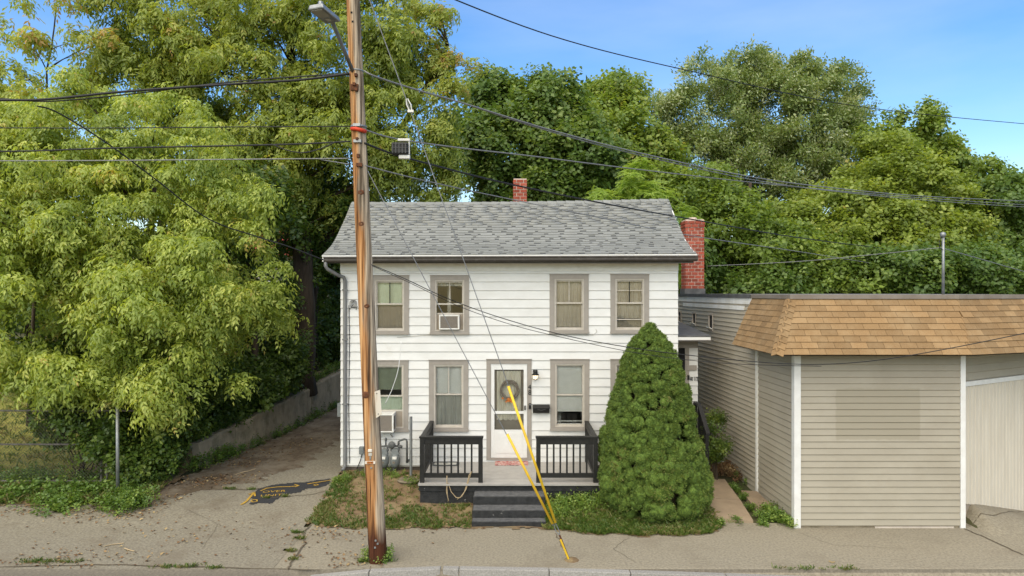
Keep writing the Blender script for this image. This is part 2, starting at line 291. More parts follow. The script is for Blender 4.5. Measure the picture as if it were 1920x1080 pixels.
class MB:
    def __init__(s): s.v = []; s.f = []
    def add(s, verts, faces):
        k = len(s.v); s.v += [tuple(p) for p in verts]; s.f += [tuple(i + k for i in f) for f in faces]; return s
    def box(s, x0, x1, y0, y1, z0, z1):
        return s.add([(x0,y0,z0),(x1,y0,z0),(x1,y1,z0),(x0,y1,z0),(x0,y0,z1),(x1,y0,z1),(x1,y1,z1),(x0,y1,z1)],
                     [(0,3,2,1),(4,5,6,7),(0,1,5,4),(1,2,6,5),(2,3,7,6),(3,0,4,7)])
    def hexa(s, p):       # 8 points: bottom ring, top ring
        return s.add(p, [(0,3,2,1),(4,5,6,7),(0,1,5,4),(1,2,6,5),(2,3,7,6),(3,0,4,7)])
    def tube(s, pts, r, n=8, cap=True):
        pts = [Vector(p) for p in pts]; m = len(pts)
        rs = r if isinstance(r, (list, tuple)) else [r] * m
        ref = None; k0 = len(s.v)
        for i, p in enumerate(pts):
            t = (pts[min(i + 1, m - 1)] - pts[max(i - 1, 0)])
            t = t.normalized() if t.length > 1e-9 else Vector((0, 0, 1))
            if ref is None:
                ref = t.cross(Vector((0, 0, 1)))
                if ref.length < 1e-3: ref = Vector((1, 0, 0))
            a = (ref - t * ref.dot(t))
            if a.length < 1e-6: a = t.orthogonal()
            a.normalize(); ref = a; b = t.cross(a)
            for j in range(n):
                an = 2 * math.pi * j / n
                s.v.append(tuple(p + (a * math.cos(an) + b * math.sin(an)) * rs[i]))
        for i in range(m - 1):
            for j in range(n):
                q = k0 + i * n; s.f.append((q + j, q + (j + 1) % n, q + n + (j + 1) % n, q + n + j))
        if cap:
            s.f.append(tuple(k0 + j for j in reversed(range(n)))); s.f.append(tuple(k0 + (m - 1) * n + j for j in range(n)))
        return s
    def lathe(s, c, prof, n=14, axis='z'):
        c = Vector(c); k0 = len(s.v)
        for r, h in prof:
            for j in range(n):
                a = 2 * math.pi * j / n; u, w = r * math.cos(a), r * math.sin(a)
                d = (u, w, h) if axis == 'z' else ((u, h, w) if axis == 'y' else (h, u, w))
                s.v.append(tuple(c + Vector(d)))
        for i in range(len(prof) - 1):
            for j in range(n):
                q = k0 + i * n; s.f.append((q + j, q + (j + 1) % n, q + n + (j + 1) % n, q + n + j))
        s.f.append(tuple(k0 + j for j in reversed(range(n)))); s.f.append(tuple(k0 + (len(prof) - 1) * n + j for j in range(n)))
        return s
    def mesh(s, name, mat, smooth=False):
        me = bpy.data.meshes.new(name); me.from_pydata(s.v, [], s.f); me.update()
        if mat is not None: me.materials.append(MT[mat] if isinstance(mat, str) else mat)
        if smooth: me.polygons.foreach_set('use_smooth', [True] * len(me.polygons))
        return me
    def build(s, name, mat, parent=None, smooth=False, bevel=0.0):
        o = bpy.data.objects.new(name, s.mesh(name, mat, smooth)); link(o, parent)
        if bevel:
            b = o.modifiers.new('b', 'BEVEL'); b.width = bevel; b.segments = 2; b.limit_method = 'ANGLE'
        return o

def inst(name, me, parent, loc, rot=(0, 0, 0), scale=(1, 1, 1)):
    o = bpy.data.objects.new(name, me); link(o, parent)
    o.location = loc; o.scale = scale
    if isinstance(rot, Matrix): o.rotation_euler = rot.to_euler()
    else: o.rotation_euler = rot
    return o

def np_mesh(name, verts, tris, mat, tone=None):
    me = bpy.data.meshes.new(name)
    nv, nf = len(verts), len(tris); k = tris.shape[1]
    me.vertices.add(nv); me.vertices.foreach_set('co', np.ascontiguousarray(verts, dtype=np.float32).ravel())
    me.loops.add(nf * k); me.loops.foreach_set('vertex_index', np.ascontiguousarray(tris, dtype=np.int32).ravel())
    me.polygons.add(nf); me.polygons.foreach_set('loop_start', np.arange(0, nf * k, k, dtype=np.int32))
    me.update(calc_edges=True)
    if tone is not None:
        a = me.attributes.new('tone', 'FLOAT', 'FACE'); a.data.foreach_set('value', np.ascontiguousarray(tone, dtype=np.float32))
    me.materials.append(MT[mat] if isinstance(mat, str) else mat)
    return me

def cut(rect, holes):
    """rect minus holes as rectangles (x0,x1,z0,z1)"""
    x0, x1, z0, z1 = rect
    xs = sorted({x0, x1} | {min(max(v, x0), x1) for h in holes for v in h[:2]})
    cols = []
    for a, b in zip(xs, xs[1:]):
        if b - a < 1e-4: continue
        spans = [(z0, z1)]
        for h in holes:
            if h[0] < (a + b) / 2 < h[1]:
                ns = []
                for s, e in spans:
                    if h[3] <= s or h[2] >= e: ns.append((s, e)); continue
                    if h[2] > s: ns.append((s, h[2]))
                    if h[3] < e: ns.append((h[3], e))
                spans = ns
        if cols and cols[-1][2] == spans: cols[-1][1] = b
        else: cols.append([a, b, spans])
    return [(a, b, s, e) for a, b, sp in cols for s, e in sp if e - s > 0.008]

# shared little meshes
def _wedge(mat, lip=0.075, out=0.024):   # lap board: unit length in x, unit height in z, leaning out at its foot, with a shadow lip under it
    m = MB(); pts = [(0, 0.0), (-0.005, 0.0), (-out, lip), (-0.004, 1.0), (0, 1.0)]; n = len(pts)
    for x in (0, 1):
        for y, z in pts: m.v.append((x, y, z))
    m.f = [(0, 1, 2, 3, 4), (9, 8, 7, 6, 5)] + [(i, i + n, (i + 1) % n + n, (i + 1) % n) for i in range(n)]
    return m.mesh('lap_board', mat)
WEDGE = {'siding': _wedge('siding'), 'tan': _wedge('tan', 0.11, 0.022), 'cream': _wedge('cream', 0.16, 0.026)}
UBOX = {k: MB().box(0, 1, 0, 1, 0, 1).mesh('unit_piece', k) for k in ('brick', 'deck', 'black', 'mansard', 'shingle', 'doorboard', 'white', 'granite')}
def _flat_shingle(mat):   # unit shingle lying in xy: butt end (y=0) thick, head thin
    return MB().hexa([(0,0,0),(1,0,0),(1,1,-.3),(0,1,-.3),(0,0,1),(1,0,1),(1,1,.1),(0,1,.1)]).mesh('shingle_tab', mat)
TAB = {k: _flat_shingle(k) for k in ('shingle', 'mansard')}
# ------------------------------------------------------------------ terrain
WALLPTS = [(-7.62, 16.55), (-7.44, 17.0), (-6.8, 19.7), (-6.1, 24.3), (-5.3, 30.0), (-5.2, 34.0)]   # face of the retaining wall in plan
WALLTOP = [0.84, 0.91, 1.22, 1.68, 1.95, 2.0]
_wy = np.array([p[1] for p in WALLPTS]); _wx = np.array([p[0] for p in WALLPTS]); _wt = np.array(WALLTOP)
def sstep(a, b, v): t = np.clip((v - a) / (b - a), 0, 1); return t * t * (3 - 2 * t)
def H(x, y):
    x = np.asarray(x, dtype=float); y = np.asarray(y, dtype=float)
    mid = np.interp(y, [13.1, 15.7, 20, 30, 60], [0, .36, .42, .6, 1.0])
    left = np.interp(y, [13.1, 16, 20, 27, 60], [0, .24, .38, .65, 1.0])
    right = np.interp(y, [13.1, 15.7, 20, 30, 60], [0, .20, .32, .6, 1.0])
    z = left + (mid - left) * sstep(-4.4, -3.7, x)
    z = z + (right - z) * sstep(3.5, 4.1, x)
    lawn = np.interp(y, [13.5, 15, 25, 40, 60], [0, .14, .75, 1.3, 1.5])
    wx = np.interp(y, _wy, _wx); wt = np.interp(y, _wy, _wt)
    d = wx - 0.16 - x                      # metres left of the wall
    bank = (wt - 0.07) + (lawn - (wt - 0.07)) * sstep(0.4, 3.5, d)
    w = np.where(d > 0, 1.0, 0.0) * sstep(15.9, 16.9, y) * (y < 33)
    z = z * (1 - w) + bank * w
    z = np.where((d > 0) & (y <= 16.9), np.maximum(z, lawn * sstep(0, 1.5, d)), z)
    # apron rises to the garage door, then drops to the right
    ap = np.interp(x, [8.9, 9.05, 10.96, 13], [0.0, 0.343, -0.16, -0.3])
    z = z + (ap - z) * sstep(12.5, 13.7, y) * sstep(8.6, 9.1, x) * (y < 17)
    z = np.where(y < 11.05, z - 0.015 - 0.115 * sstep(-3.9, -3.2, x), z)
    return z
def hz0(x, y): return float(H(x, y))

def sheet(name, xs, ys, dz, mat, inside=None, kind='structure', parent=None, rough=0.0):
    X, Y = np.meshgrid(xs, ys); Z = H(X, Y) + dz
    if rough: Z = Z + rough * (np.sin(X * 7.1 + 1.3 * np.sin(Y * 5.3)) * np.sin(Y * 6.3 + X * 1.7))
    nx, ny = len(xs), len(ys)
    V = np.stack([X, Y, Z], -1).reshape(-1, 3)
    idx = np.arange(nx * ny).reshape(ny, nx)
    Q = np.stack([idx[:-1, :-1], idx[:-1, 1:], idx[1:, 1:], idx[1:, :-1]], -1)
    if inside is not None:
        cx = (X[:-1, :-1] + X[1:, 1:]) / 2; cy = (Y[:-1, :-1] + Y[1:, 1:]) / 2
        Q = Q[inside(cx, cy)]
    Q = Q.reshape(-1, 4)
    used, invi = np.unique(Q, return_inverse=True)
    me = np_mesh(name, V[used], invi.reshape(-1, 4), mat)
    me.polygons.foreach_set('use_smooth', [True] * len(me.polygons))
    o = bpy.data.objects.new(name, me); link(o, parent)
    if kind: o['kind'] = kind
    return o

def in_poly(poly, wob=0.05):
    P_ = np.array(poly)
    def f(x, y):
        x = x + wob * (np.sin(y * 9.1 + 2 * np.sin(x * 4)) + 0.6 * np.sin(y * 23 + x * 17)); y = y + wob * (np.sin(x * 8.3 + 1.7 * np.sin(y * 5)) + .6 * np.sin(x * 21 - y * 13))
        r = np.zeros_like(x, dtype=bool); n = len(P_)
        for i in range(n):
            x0, y0 = P_[i]; x1, y1 = P_[(i + 1) % n]
            c = ((y0 > y) != (y1 > y))
            r ^= c & (x < (x1 - x0) * (y - y0) / (y1 - y0 + 1e-12) + x0)
        return r
    return f

xs = np.unique(np.concatenate([-np.geomspace(26, 900, 26), np.arange(-26, 20, 0.2), np.geomspace(20, 900, 26)]))
ys = np.unique(np.concatenate([np.linspace(-60, 10, 15), np.arange(10, 36, 0.2), np.geomspace(36, 1200, 34)]))
sheet('ground', xs, ys, -0.05, 'terrain')
sheet('road', np.arange(-30, 30.1, 0.25), np.array([-20, -10, 0, 6, 9, 10.6, 10.9, 11.04, 11.09]), 0.012, 'road')
DRIVE = [(-26, 11.08), (-3.9, 11.08), (-3.95, 13.2), (-4.0, 15.8), (-4.0, 30), (-5.1, 30), (-6.0, 24.3), (-6.7, 19.7), (-7.3, 17.0), (-7.6, 15.4), (-8.2, 14.5), (-9.0, 14.15), (-12, 14.2), (-26, 14.3)]
driveway = sheet('driveway', np.arange(-26, -3.8, 0.1), np.arange(11.0, 30.2, 0.1), 0.004, 'asphalt', in_poly(DRIVE, 0.03))
sidewalk = sheet('sidewalk', np.arange(-4.0, 16, 0.1), np.arange(11.0, 17.5, 0.1), 0.0, 'walk',
      in_poly([(-3.9, 11.08), (16, 10.95), (16, 17.6), (8.8, 13.75), (8.7, 13.3), (5.4, 13.25), (3.9, 13.4), (0, 13.4), (-3.94, 13.3)], 0.0))
DIRT = [(-9.2, 14.3), (-8.2, 14.0), (-7.4, 14.3), (-6.7, 15.0), (-5.9, 15.6), (-5.2, 16.5), (-4.9, 19), (-4.7, 23), (-4.6, 30), (-5.2, 30), (-6.0, 24.3), (-6.7, 19.7), (-7.3, 17.0), (-7.6, 15.4), (-8.2, 14.5)]
sheet('dirt_strip', np.arange(-12, -4, 0.06), np.arange(13.5, 30.2, 0.06), 0.009, 'dirt', in_poly(DIRT, 0.12), parent=driveway, kind=None)
YARD = [(-3.98, 13.25), (-3.3, 13.02), (-2.0, 12.98), (-.8, 13.05), (.65, 13.0), (1.4, 12.75), (2.4, 12.62), (3.6, 12.66), (4.02, 13.2), (4.05, 15.85), (-3.98, 15.88)]
sheet('yard', np.arange(-4.1, 4.2, 0.05), np.arange(12.5, 15.95, 0.05), 0.012, 'soil', in_poly(YARD, 0.05), rough=0.012)
sheet('lawn', np.arange(-32, -7.4, 0.2), np.arange(14.2, 60, 0.25), 0.01, 'lawn', in_poly([(-32, 14.9), (-9.2, 14.9), (-9.0, 17), (-9.0, 60), (-32, 60)], 0.1))
sheet('bank', np.arange(-14, -5.0, 0.1), np.arange(13.9, 34, 0.1), 0.02, 'soil',
      in_poly([(-14, 14.2), (-9, 14.15), (-8.2, 14.5), (-7.6, 15.5), (-7.75, 16.5), (-7.6, 17.0), (-6.96, 19.7), (-6.26, 24.3), (-5.46, 30), (-5.4, 33), (-10, 33), (-10, 15.4), (-14, 15.2)], 0.04))
sheet('backyard', np.arange(-4, 12, 0.4), np.arange(20.3, 34, 0.4), 0.01, 'lawn')

def ribbon(name, pts, w, mat, parent, dz=0.010, taper=True):
    m = MB(); pts = [Vector((p[0], p[1], 0)) for p in pts]
    for i, p in enumerate(pts):
        t = (pts[min(i + 1, len(pts) - 1)] - pts[max(i - 1, 0)]).normalized(); s = Vector((-t.y, t.x, 0))
        ww = w * (0.5 if taper and i in (0, len(pts) - 1) else 1) / 2
        for q in (p + s * ww, p - s * ww): m.v.append((q.x, q.y, hz0(q.x, q.y) + dz))
    m.f = [(2 * i, 2 * i + 1, 2 * i + 3, 2 * i + 2) for i in range(len(pts) - 1)]
    return m.build(name, mat, parent)
_DD = np.concatenate([np.arange(9, 36, 0.02), np.arange(36, 80, 0.2)])
def gpt(x, y):      # direction of a pixel of the photograph -> first point of the ground it meets
    X = (x - 960) / F * _DD; Z = CAMZ - (y - 548) / F * _DD
    k = np.argmax(Z <= H(X, _DD)); return (float(X[k]), float(_DD[k]))

# cracks with dirt in them
MT['crack'] = M('crack_dirt', (0.085, 0.068, 0.045), (0.13, 0.105, 0.07), scale=30, rough=1)
def wobble(pts, n, amp, seed):
    r = random.Random(seed); out = []
    for (a, b) in zip(pts, pts[1:]):
        for i in range(n): 
            t = i / n; out.append((a[0] + (b[0] - a[0]) * t + r.uniform(-amp, amp), a[1] + (b[1] - a[1]) * t + r.uniform(-amp, amp)))
    return out + [pts[-1]]
for i, (pp, w, par) in enumerate([
        ([(583, 985), (566, 1000), (572, 1020), (548, 1052), (540, 1070)], 0.03, driveway),
        ([(395, 918), (470, 919), (505, 915)], 0.03, driveway), ([(505, 935), (560, 930), (618, 920)], 0.02, driveway),
        ([(1808, 992), (1850, 1010), (1920, 1043)], 0.03, sidewalk), ([(1815, 985), (1870, 968), (1920, 960)], 0.016, sidewalk),
        ([(1040, 1000), (1052, 1020), (1064, 1045)], 0.016, sidewalk), ([(1180, 1008), (1150, 1030), (1190, 1055)], 0.007, sidewalk),
        ([(0, 1064), (200, 1060), (420, 1066), (600, 1074)], 0.03, driveway),
        ([(350, 955), (410, 985), (380, 1030)], 0.006, driveway),
        ([(1500, 1000), (1560, 1022), (1700, 1030)], 0.006, sidewalk)]):
    ribbon('crack', wobble([gpt(*p) for p in pp], 7, 0.02, i), w, 'crack', par, dz=0.014 if par is driveway else 0.010)

def text_mesh(c):
    t = bpy.data.objects.new('lettering', c); me = bpy.data.meshes.new_from_object(t); bpy.data.objects.remove(t)
    return me
# fresh asphalt patch with utility paint
patch_px = [(468, 948), (478, 925), (481, 919), (500, 913), (515, 909), (545, 907), (570, 905), (600, 900), (616, 899), (621, 905), (612, 912), (575, 917), (560, 925), (530, 928), (516, 940), (508, 946), (490, 944)]
pg = [gpt(*p) for p in patch_px]
m = MB(); m.v = [(x, y, hz0(x, y) + 0.016) for x, y in pg]; m.f = [tuple(reversed(range(len(pg))))]
m2 = MB()
cx = sum(p[0] for p in pg) / len(pg); cy = sum(p[1] for p in pg) / len(pg)
X_ = np.arange(-6, -3.8, .05)
patch = sheet('asphalt_patch', np.arange(-7, -3.6, .04), np.arange(13.5, 16, .04), 0.010, 'patch', in_poly(pg, 0.012), kind=None, parent=driveway)
def mark(px, w): ribbon('paint_mark', [gpt(*p) for p in px], w, 'paint', patch, dz=0.018, taper=False)
mark([(452, 948), (462, 942), (470, 932), (477, 924)], 0.05); mark([(466, 929), (477, 924), (478, 932)], 0.04)
mark([(488, 922), (500, 917), (520, 915), (545, 914), (561, 912)], 0.035); mark([(552, 910), (561, 912.5), (553, 915)], 0.03)
mark([(576, 909), (590, 906.5), (619, 902)], 0.035); mark([(588, 911), (593, 909), (597, 911), (592, 912.5), (588, 911)], 0.025)
mark([(470, 941), (476, 938), (482, 939), (482, 942), (475, 943), (470, 941)], 0.03)
for txt, px, w in (('OVER', (491, 926.5), .40), ('UNIT', (487, 933.5), .36)):
    c = bpy.data.curves.new('paint_text', 'FONT'); c.body = txt; c.size = 0.27; c.materials.append(MT['paint'])
    x, y = gpt(*px); o = bpy.data.objects.new('paint_lettering', text_mesh(c)); link(o, patch)
    o.location = (x, y, hz0(x, y) + 0.022); o.rotation_euler = (math.radians(4), 0, math.radians(10)); o.scale = (0.72, 0.62, 1)
mark([(1554, 1054), (1560, 1057), (1566, 1056)], 0.02)

# concrete walkway beside the shop, granite kerb
walk = thing('walkway', (4.4, 14.4, 0.1), 'tan concrete slab walkway between the spruce and the tan building', 'walkway'); walk['kind'] = 'structure'
def slab(px_poly):
    g = [tuple(p) for p in px_poly]
    m = MB(); n = len(g)
    for x, y in g: m.v.append((x, y, hz0(x, y) + 0.05))
    for x, y in g: m.v.append((x, y, hz0(x, y) - 0.1))
    m.f = [tuple(range(n))] + [(i, i + n, (i + 1) % n + n, (i + 1) % n) for i in range(n)]
    m.build('slab', 'concrete', walk)
slab([(3.75, 13.35), (4.70, 13.3), (4.80, 14.35), (3.85, 14.4)]); slab([(3.85, 14.42), (4.80, 14.37), (4.86, 15.6), (4.0, 15.6)])
slab([(4.95, 13.75), (5.36, 13.5), (5.33, 14.85), (5.0, 14.9)])
kerb = thing('kerb', (0, 11.1, 0), 'grey granite kerb stones along the road edge in front of the house', 'kerb'); kerb['kind'] = 'structure'
kp = [(-3.25, 11.02, -0.06), (-2.3, 11.10, 0.005), (-1.16, 11.20, 0.012), (-1.13, 11.20, 0.014), (-0.86, 11.19, .014), (0.6, 11.13, .014), (1.9, 11.04, 0.012), (3.4, 10.93, 0.008), (5.0, 10.8, 0.0), (7, 10.62, 0), (9, 10.45, 0)]
for i in range(len(kp) - 1):
    a, b = kp[i], kp[i + 1]
    if b[0] - a[0] < 0.1: continue
    g = 0.006
    MB().hexa([(a[0] + g, a[1] - .15, -.2), (b[0] - g, b[1] - .15, -.2), (b[0] - g, b[1], -.2), (a[0] + g, a[1], -.2),
               (a[0] + g, a[1] - .13, a[2] + .012), (b[0] - g, b[1] - .13, b[2] + .012), (b[0] - g, b[1], b[2] + .014), (a[0] + g, a[1], a[2] + .014)]).build('kerb_stone', 'granite', kerb, bevel=0.012)

# retaining wall in cast panels
rw = thing('retaining_wall', (-6.9, 19.5, 0.3), 'low old concrete retaining wall climbing beside the driveway', 'wall')
_cuts = [16.6, 17.9, 19.6, 22.0, 24.6, 27.5, 31.0, 33.5]
for a, b in zip(_cuts, _cuts[1:]):
    m = MB(); n = 7; r = random.Random(int(a * 10))
    ring = []
    for i in range(n + 1):
        y = a + 0.012 + (b - a - 0.024) * i / n; x = float(np.interp(y, _wy, _wx)); t = float(np.interp(y, _wy, _wt)) + r.uniform(-.018, .018)
        zb = hz0(x + .3, y) - 0.15
        for q in ((x, zb), (x - .02, t - .05), (x - .05, t), (x - .24, t + r.uniform(-.01, .01)), (x - .26, zb)): m.v.append((q[0], y, q[1]))
    for i in range(n):
        for j in range(4): m.f.append((5 * i + j, 5 * i + 5 + j, 5 * i + 6 + j, 5 * i + 1 + j))
    m.f += [(0, 1, 2, 3, 4), tuple(5 * n + j for j in (4, 3, 2, 1, 0))]
    m.build('wall_panel', 'oldwall', rw)
b = MB(); r = random.Random(5)
o = MB().lathe((0, 0, 0), [(0.02, -.05), (.22, 0), (.30, .08), (.26, .2), (.16, .27), (.02, .29)], 9).build('boulder', 'stone')
for v in o.data.vertices: v.co += Vector((r.uniform(-.04, .04), r.uniform(-.04, .04), r.uniform(-.03, .03)))
bx, by = gpt(292, 893); o.location = (bx, by, hz0(bx, by) - 0.02); o.scale = (1.5, 1, 0.9)
tag(o, 'brown flat boulder lying among the weeds beside the driveway', 'boulder')

# ------------------------------------------------------------------ house
HY = 15.9; S_ = F / HY
hx = lambda x: (x - 960) / S_
hz = lambda y: CAMZ - (y - 548) / S_
HX0, HX1 = hx(640), hx(1270)
house = thing('house', (0, HY, 0.36), 'white two storey clapboard house with grey shingle roof and taupe window trim', 'house')
HB = 20.5
openings = []   # x0,x1,z0,z1
def W_(x0, x1, y0, y1): return (hx(x0), hx(x1), hz(y1), hz(y0))
WIN = {'u1': W_(694.5, 767.2, 517, 627), 'u2': W_(806.9, 879.7, 517, 627), 'u3': W_(1030.4, 1103.7, 515, 625.5), 'u4': W_(1144.3, 1216.7, 515, 625.5),
       'l1': W_(694.5, 766.2, 676, 809), 'l2': W_(804.4, 878.4, 675.5, 808.4), 'l3': W_(1031.6, 1104.9, 674, 807), 'l4': W_(1144.3, 1217, 674, 807)}
DOOR = W_(912.2, 996.7, 674, 862)
openings = list(WIN.values()) + [DOOR]
inner = [(a + .06, b - .06, c + .03, d - .03) for a, b, c, d in openings]
# shell
m = MB(); 
for (a, b, c, d) in cut((HX0, HX1, 0.45, 5.3), inner): m.box(a, b, HY, HY + .11, c, d)
m.box(HX0, HX0 + .1, HY + .11, HB, .45, 5.3); m.box(HX1 - .1, HX1, HY + .11, HB, .45, 5.3); m.box(HX0 + .1, HX1 - .1, HB - .1, HB, .45, 5.3)
m.box(HX0 + .1, HX1 - .1, HY + .11, HB - .1, 2.95, 3.1); m.box(HX0 + .1, HX1 - .1, HY + .11, HB - .1, 0.46, 0.5); m.box(HX0 + .1, HX1 - .1, HY + .11, HB - .1, 5.15, 5.25)
for x in (HX0, HX1 - .1):      # gables
    m.hexa([(x, HY, 5.3), (x + .1, HY, 5.3), (x + .1, HB, 5.3), (x, HB, 5.3), (x, 18.15, 6.83), (x + .1, 18.15, 6.83), (x + .1, 18.25, 6.83), (x, 18.25, 6.83)])
for xx in (-1.55, -0.05, 1.1):  # partition walls of the front rooms
    m.box(xx, xx + .08, HY + .5, HB - .1, .5, 5.15)
m.build('wall', 'wall_in', house)
MT['foundation'] = M('stone_foundation', (0.12, 0.10, 0.08), (0.07, 0.055, 0.045), scale=8, rough=0.95, bump=.6, bscale=18)
MB().box(HX0 + .03, HX1 - .03, HY + .02, HB - .02, -.1, .449).build('foundation', 'foundation', house)
ROW = 16.38 / S_
z = hz(873.2); rows = []
while z < 5.0: rows.append((z, z + ROW)); z += ROW
for (a, b) in rows:
    for (x0, x1, z0, z1) in cut((HX0 - .012, HX1 + .012, a, min(b, 5.01)), openings):
        inst('siding_board', WEDGE['siding'], house, (x0, HY - .001, z0), (0, 0, 0), (x1 - x0, 1, z1 - z0 + .004))
    inst('siding_board', WEDGE['siding'], house, (HX0 + .001, HB, a), (0, 0, -math.pi / 2), (HB - HY, 1, ROW))
    inst('siding_board', WEDGE['siding'], house, (HX1 - .001, HY, a), (0, 0, math.pi / 2), (HB - HY, 1, ROW))
MB().box(HX0 - .02, HX1 + .02, HY - .028, HY - .001, 5.012, 5.26).build('frieze_board', 'white', house)
MB().box(HX0 - .005, HX1 + .005, HY - .034, HY - .029, 5.012, 5.035).build('frieze_trim', 'whitetrim', house)

# roof
RX0, RX1 = -4.26, 4.15
PROF = [(15.44, 5.38), (16.17, 5.634), (16.64, 5.885), (17.04, 6.16), (17.65, 6.56), (18.2, 6.99)]
_sl = [0.0]
for a, b in zip(PROF, PROF[1:]): _sl.append(_sl[-1] + math.hypot(b[0] - a[0], b[1] - a[1]))
RL = _sl[-1]
def smooth_prof(s): return (float(np.interp(s, _sl, [p[0] for p in PROF])), float(np.interp(s, _sl, [p[1] for p in PROF])))
_SS = np.linspace(0, RL, 61); _PY = np.interp(_SS, _sl, [p[0] for p in PROF]); _PZ = np.interp(_SS, _sl, [p[1] for p in PROF])
for _ in range(40): 
    _PY[1:-1] = (_PY[:-2] + 2 * _PY[1:-1] + _PY[2:]) / 4; _PZ[1:-1] = (_PZ[:-2] + 2 * _PZ[1:-1] + _PZ[2:]) / 4
def sag(x, s): 
    u = (x - RX0) / (RX1 - RX0)
    return -0.03 * (1 - u) - (0.06 * (1 - u) + 0.035 * math.sin(math.pi * u)) * (s / RL)
def rpt(x, s): return Vector((x, float(np.interp(s, _SS, _PY)), float(np.interp(s, _SS, _PZ)) + sag(x, s)))
m = MB(); nx, ns = 24, 16
for side in (0, 1):
    for j in range(ns + 1):
        for i in range(nx + 1):
            p = rpt(RX0 + (RX1 - RX0) * i / nx, RL * j / ns)
            if side: p.y = 36.4 - p.y
            m.v.append(tuple(p))
K = (nx + 1) * (ns + 1)
for side in (0, 1):
    for j in range(ns):
        for i in range(nx):
            q = side * K + j * (nx + 1) + i; f = (q, q + 1, q + nx + 2, q + nx + 1); m.f.append(f if side == 0 else f[::-1])
roof = m.build('roof', 'roofbase', house)
sol = roof.modifiers.new('thick', 'SOLIDIFY'); sol.thickness = 0.06; sol.offset = -1
NC = 23; EXPO = RL / NC
r = random.Random(11); tabs = []
for c in range(NC):
    x = RX0 - .02; off = r.uniform(0, .3); first = True
    while x < RX1:
        w = r.choice((.16, .22, .28, .33, .38, .5)) ; g = r.choice((.07, .10, .13, .16)) if r.random() < .85 else 0.004
        if first: w = off + .05; first = False
        x1 = min(x + w, RX1 + .02)
        if x1 - x > .03: tabs.append((c, x, x1))
        x += w + g
def tab_frame(c, x0, x1):
    s0 = c * EXPO - .008; s1 = (c + 1) * EXPO + .01
    xm = (x0 + x1) / 2
    p0 = rpt(x0, max(s0, 0)); p1 = rpt(x0, min(s1, RL)); p2 = rpt(x1, max(s0, 0))
    if c == 0: p0 = p0 + (p0 - p1) * .12; p2 = p2 + (p0 - p1) * .0
    ey = (p1 - p0); ex = Vector((1, 0, (p2.z - p0.z) / (x1 - x0))).normalized()
    ly = ey.length; ey.normalize(); ez = ex.cross(ey).normalized(); ex = ey.cross(ez)
    return p0 + ez * .004, Matrix((ex, ey, ez)).transposed(), ly
tabs.sort(key=lambda t: t[0])
single = tabs[:300]; rest = tabs[300:]
for (c, x0, x1) in single:
    p, R, ly = tab_frame(c, x0, x1)
    inst('shingle', TAB['shingle'], roof, p, R, (x1 - x0, ly, .017))
V = []; T = []; tn = []
base = np.array([(0,0,0),(1,0,0),(1,1,-.3),(0,1,-.3),(0,0,1),(1,0,1),(1,1,.1),(0,1,.1)], float); bf = np.array([(0,3,2,1),(4,5,6,7),(0,1,5,4),(1,2,6,5),(2,3,7,6),(3,0,4,7)])
for (c, x0, x1) in rest:
    p, R, ly = tab_frame(c, x0, x1)
    q = (base * np.array([x1 - x0, ly, .017])) @ np.array(R).T + np.array(p)
    T.append(bf + len(V) * 8); V.append(q); tn += [r.random()] * 6
me = np_mesh('upper_shingles', np.concatenate(V), np.concatenate(T), 'shingle', tn)
o = bpy.data.objects.new('upper_shingles', me); link(o, roof); o['kind'] = 'stuff'
V = []; T = []; tn = []          # under-layer of each course: only the lower part of a notch stays dark
for c in range(NC):
    for i in range(12):
        xa, xb = RX0 + (RX1 - RX0) * i / 12, RX0 + (RX1 - RX0) * (i + 1) / 12
        q = [rpt(xa, (c + .60) * EXPO), rpt(xb, (c + .60) * EXPO), rpt(xb, min((c + 1.02) * EXPO, RL)), rpt(xa, min((c + 1.02) * EXPO, RL))]
        V += [tuple(v + Vector((0, -.003, .006))) for v in q]; T.append([len(V) - 4 + k for k in range(4)]); tn.append(r.random())
me = np_mesh('under_course', np.array(V), np.array(T), 'shingle', tn); o = bpy.data.objects.new('under_course', me); link(o, roof); o['kind'] = 'stuff'
for i in range(34):     # ridge caps
    x0 = RX0 + i * .2475; p = rpt(x0, RL)
    m = MB(); dz = .02
    m.hexa([(x0, p.y - .13, p.z - .085), (x0 + .26, p.y - .13, p.z - .10), (x0 + .26, p.y, p.z + .004), (x0, p.y, p.z + .012),
            (x0, p.y - .13, p.z - .06), (x0 + .26, p.y - .13, p.z - .088), (x0 + .26, p.y, p.z + .012), (x0, p.y, p.z + .024)])
    m.hexa([(x0, p.y, p.z + .012), (x0 + .26, p.y, p.z + .004), (x0 + .26, p.y + .13, p.z - .10), (x0, p.y + .13, p.z - .085),
            (x0, p.y, p.z + .024), (x0 + .26, p.y, p.z + .012), (x0 + .26, p.y + .13, p.z - .088), (x0, p.y + .13, p.z - .06)])
    m.build('ridge_cap', 'shingle', roof)
for x in (RX0 - .03, RX1 + .005):    # rake boards
    m = MB()
    for side in (0, 1):
        pts = []
        for j in range(ns + 1):
            p = rpt(x, RL * j / ns); y = p.y if side == 0 else 36.4 - p.y
            pts.append((y, p.z))
        for (ya, za), (yb, zb) in zip(pts, pts[1:]):
            m.hexa([(x, ya, za - .15), (x + .025, ya, za - .15), (x + .025, yb, zb - .15), (x, yb, zb - .15), (x, ya, za - .01), (x + .025, ya, za - .01), (x + .025, yb, zb - .01), (x, yb, zb - .01)])
    m.build('rake_board', 'whitetrim', house)
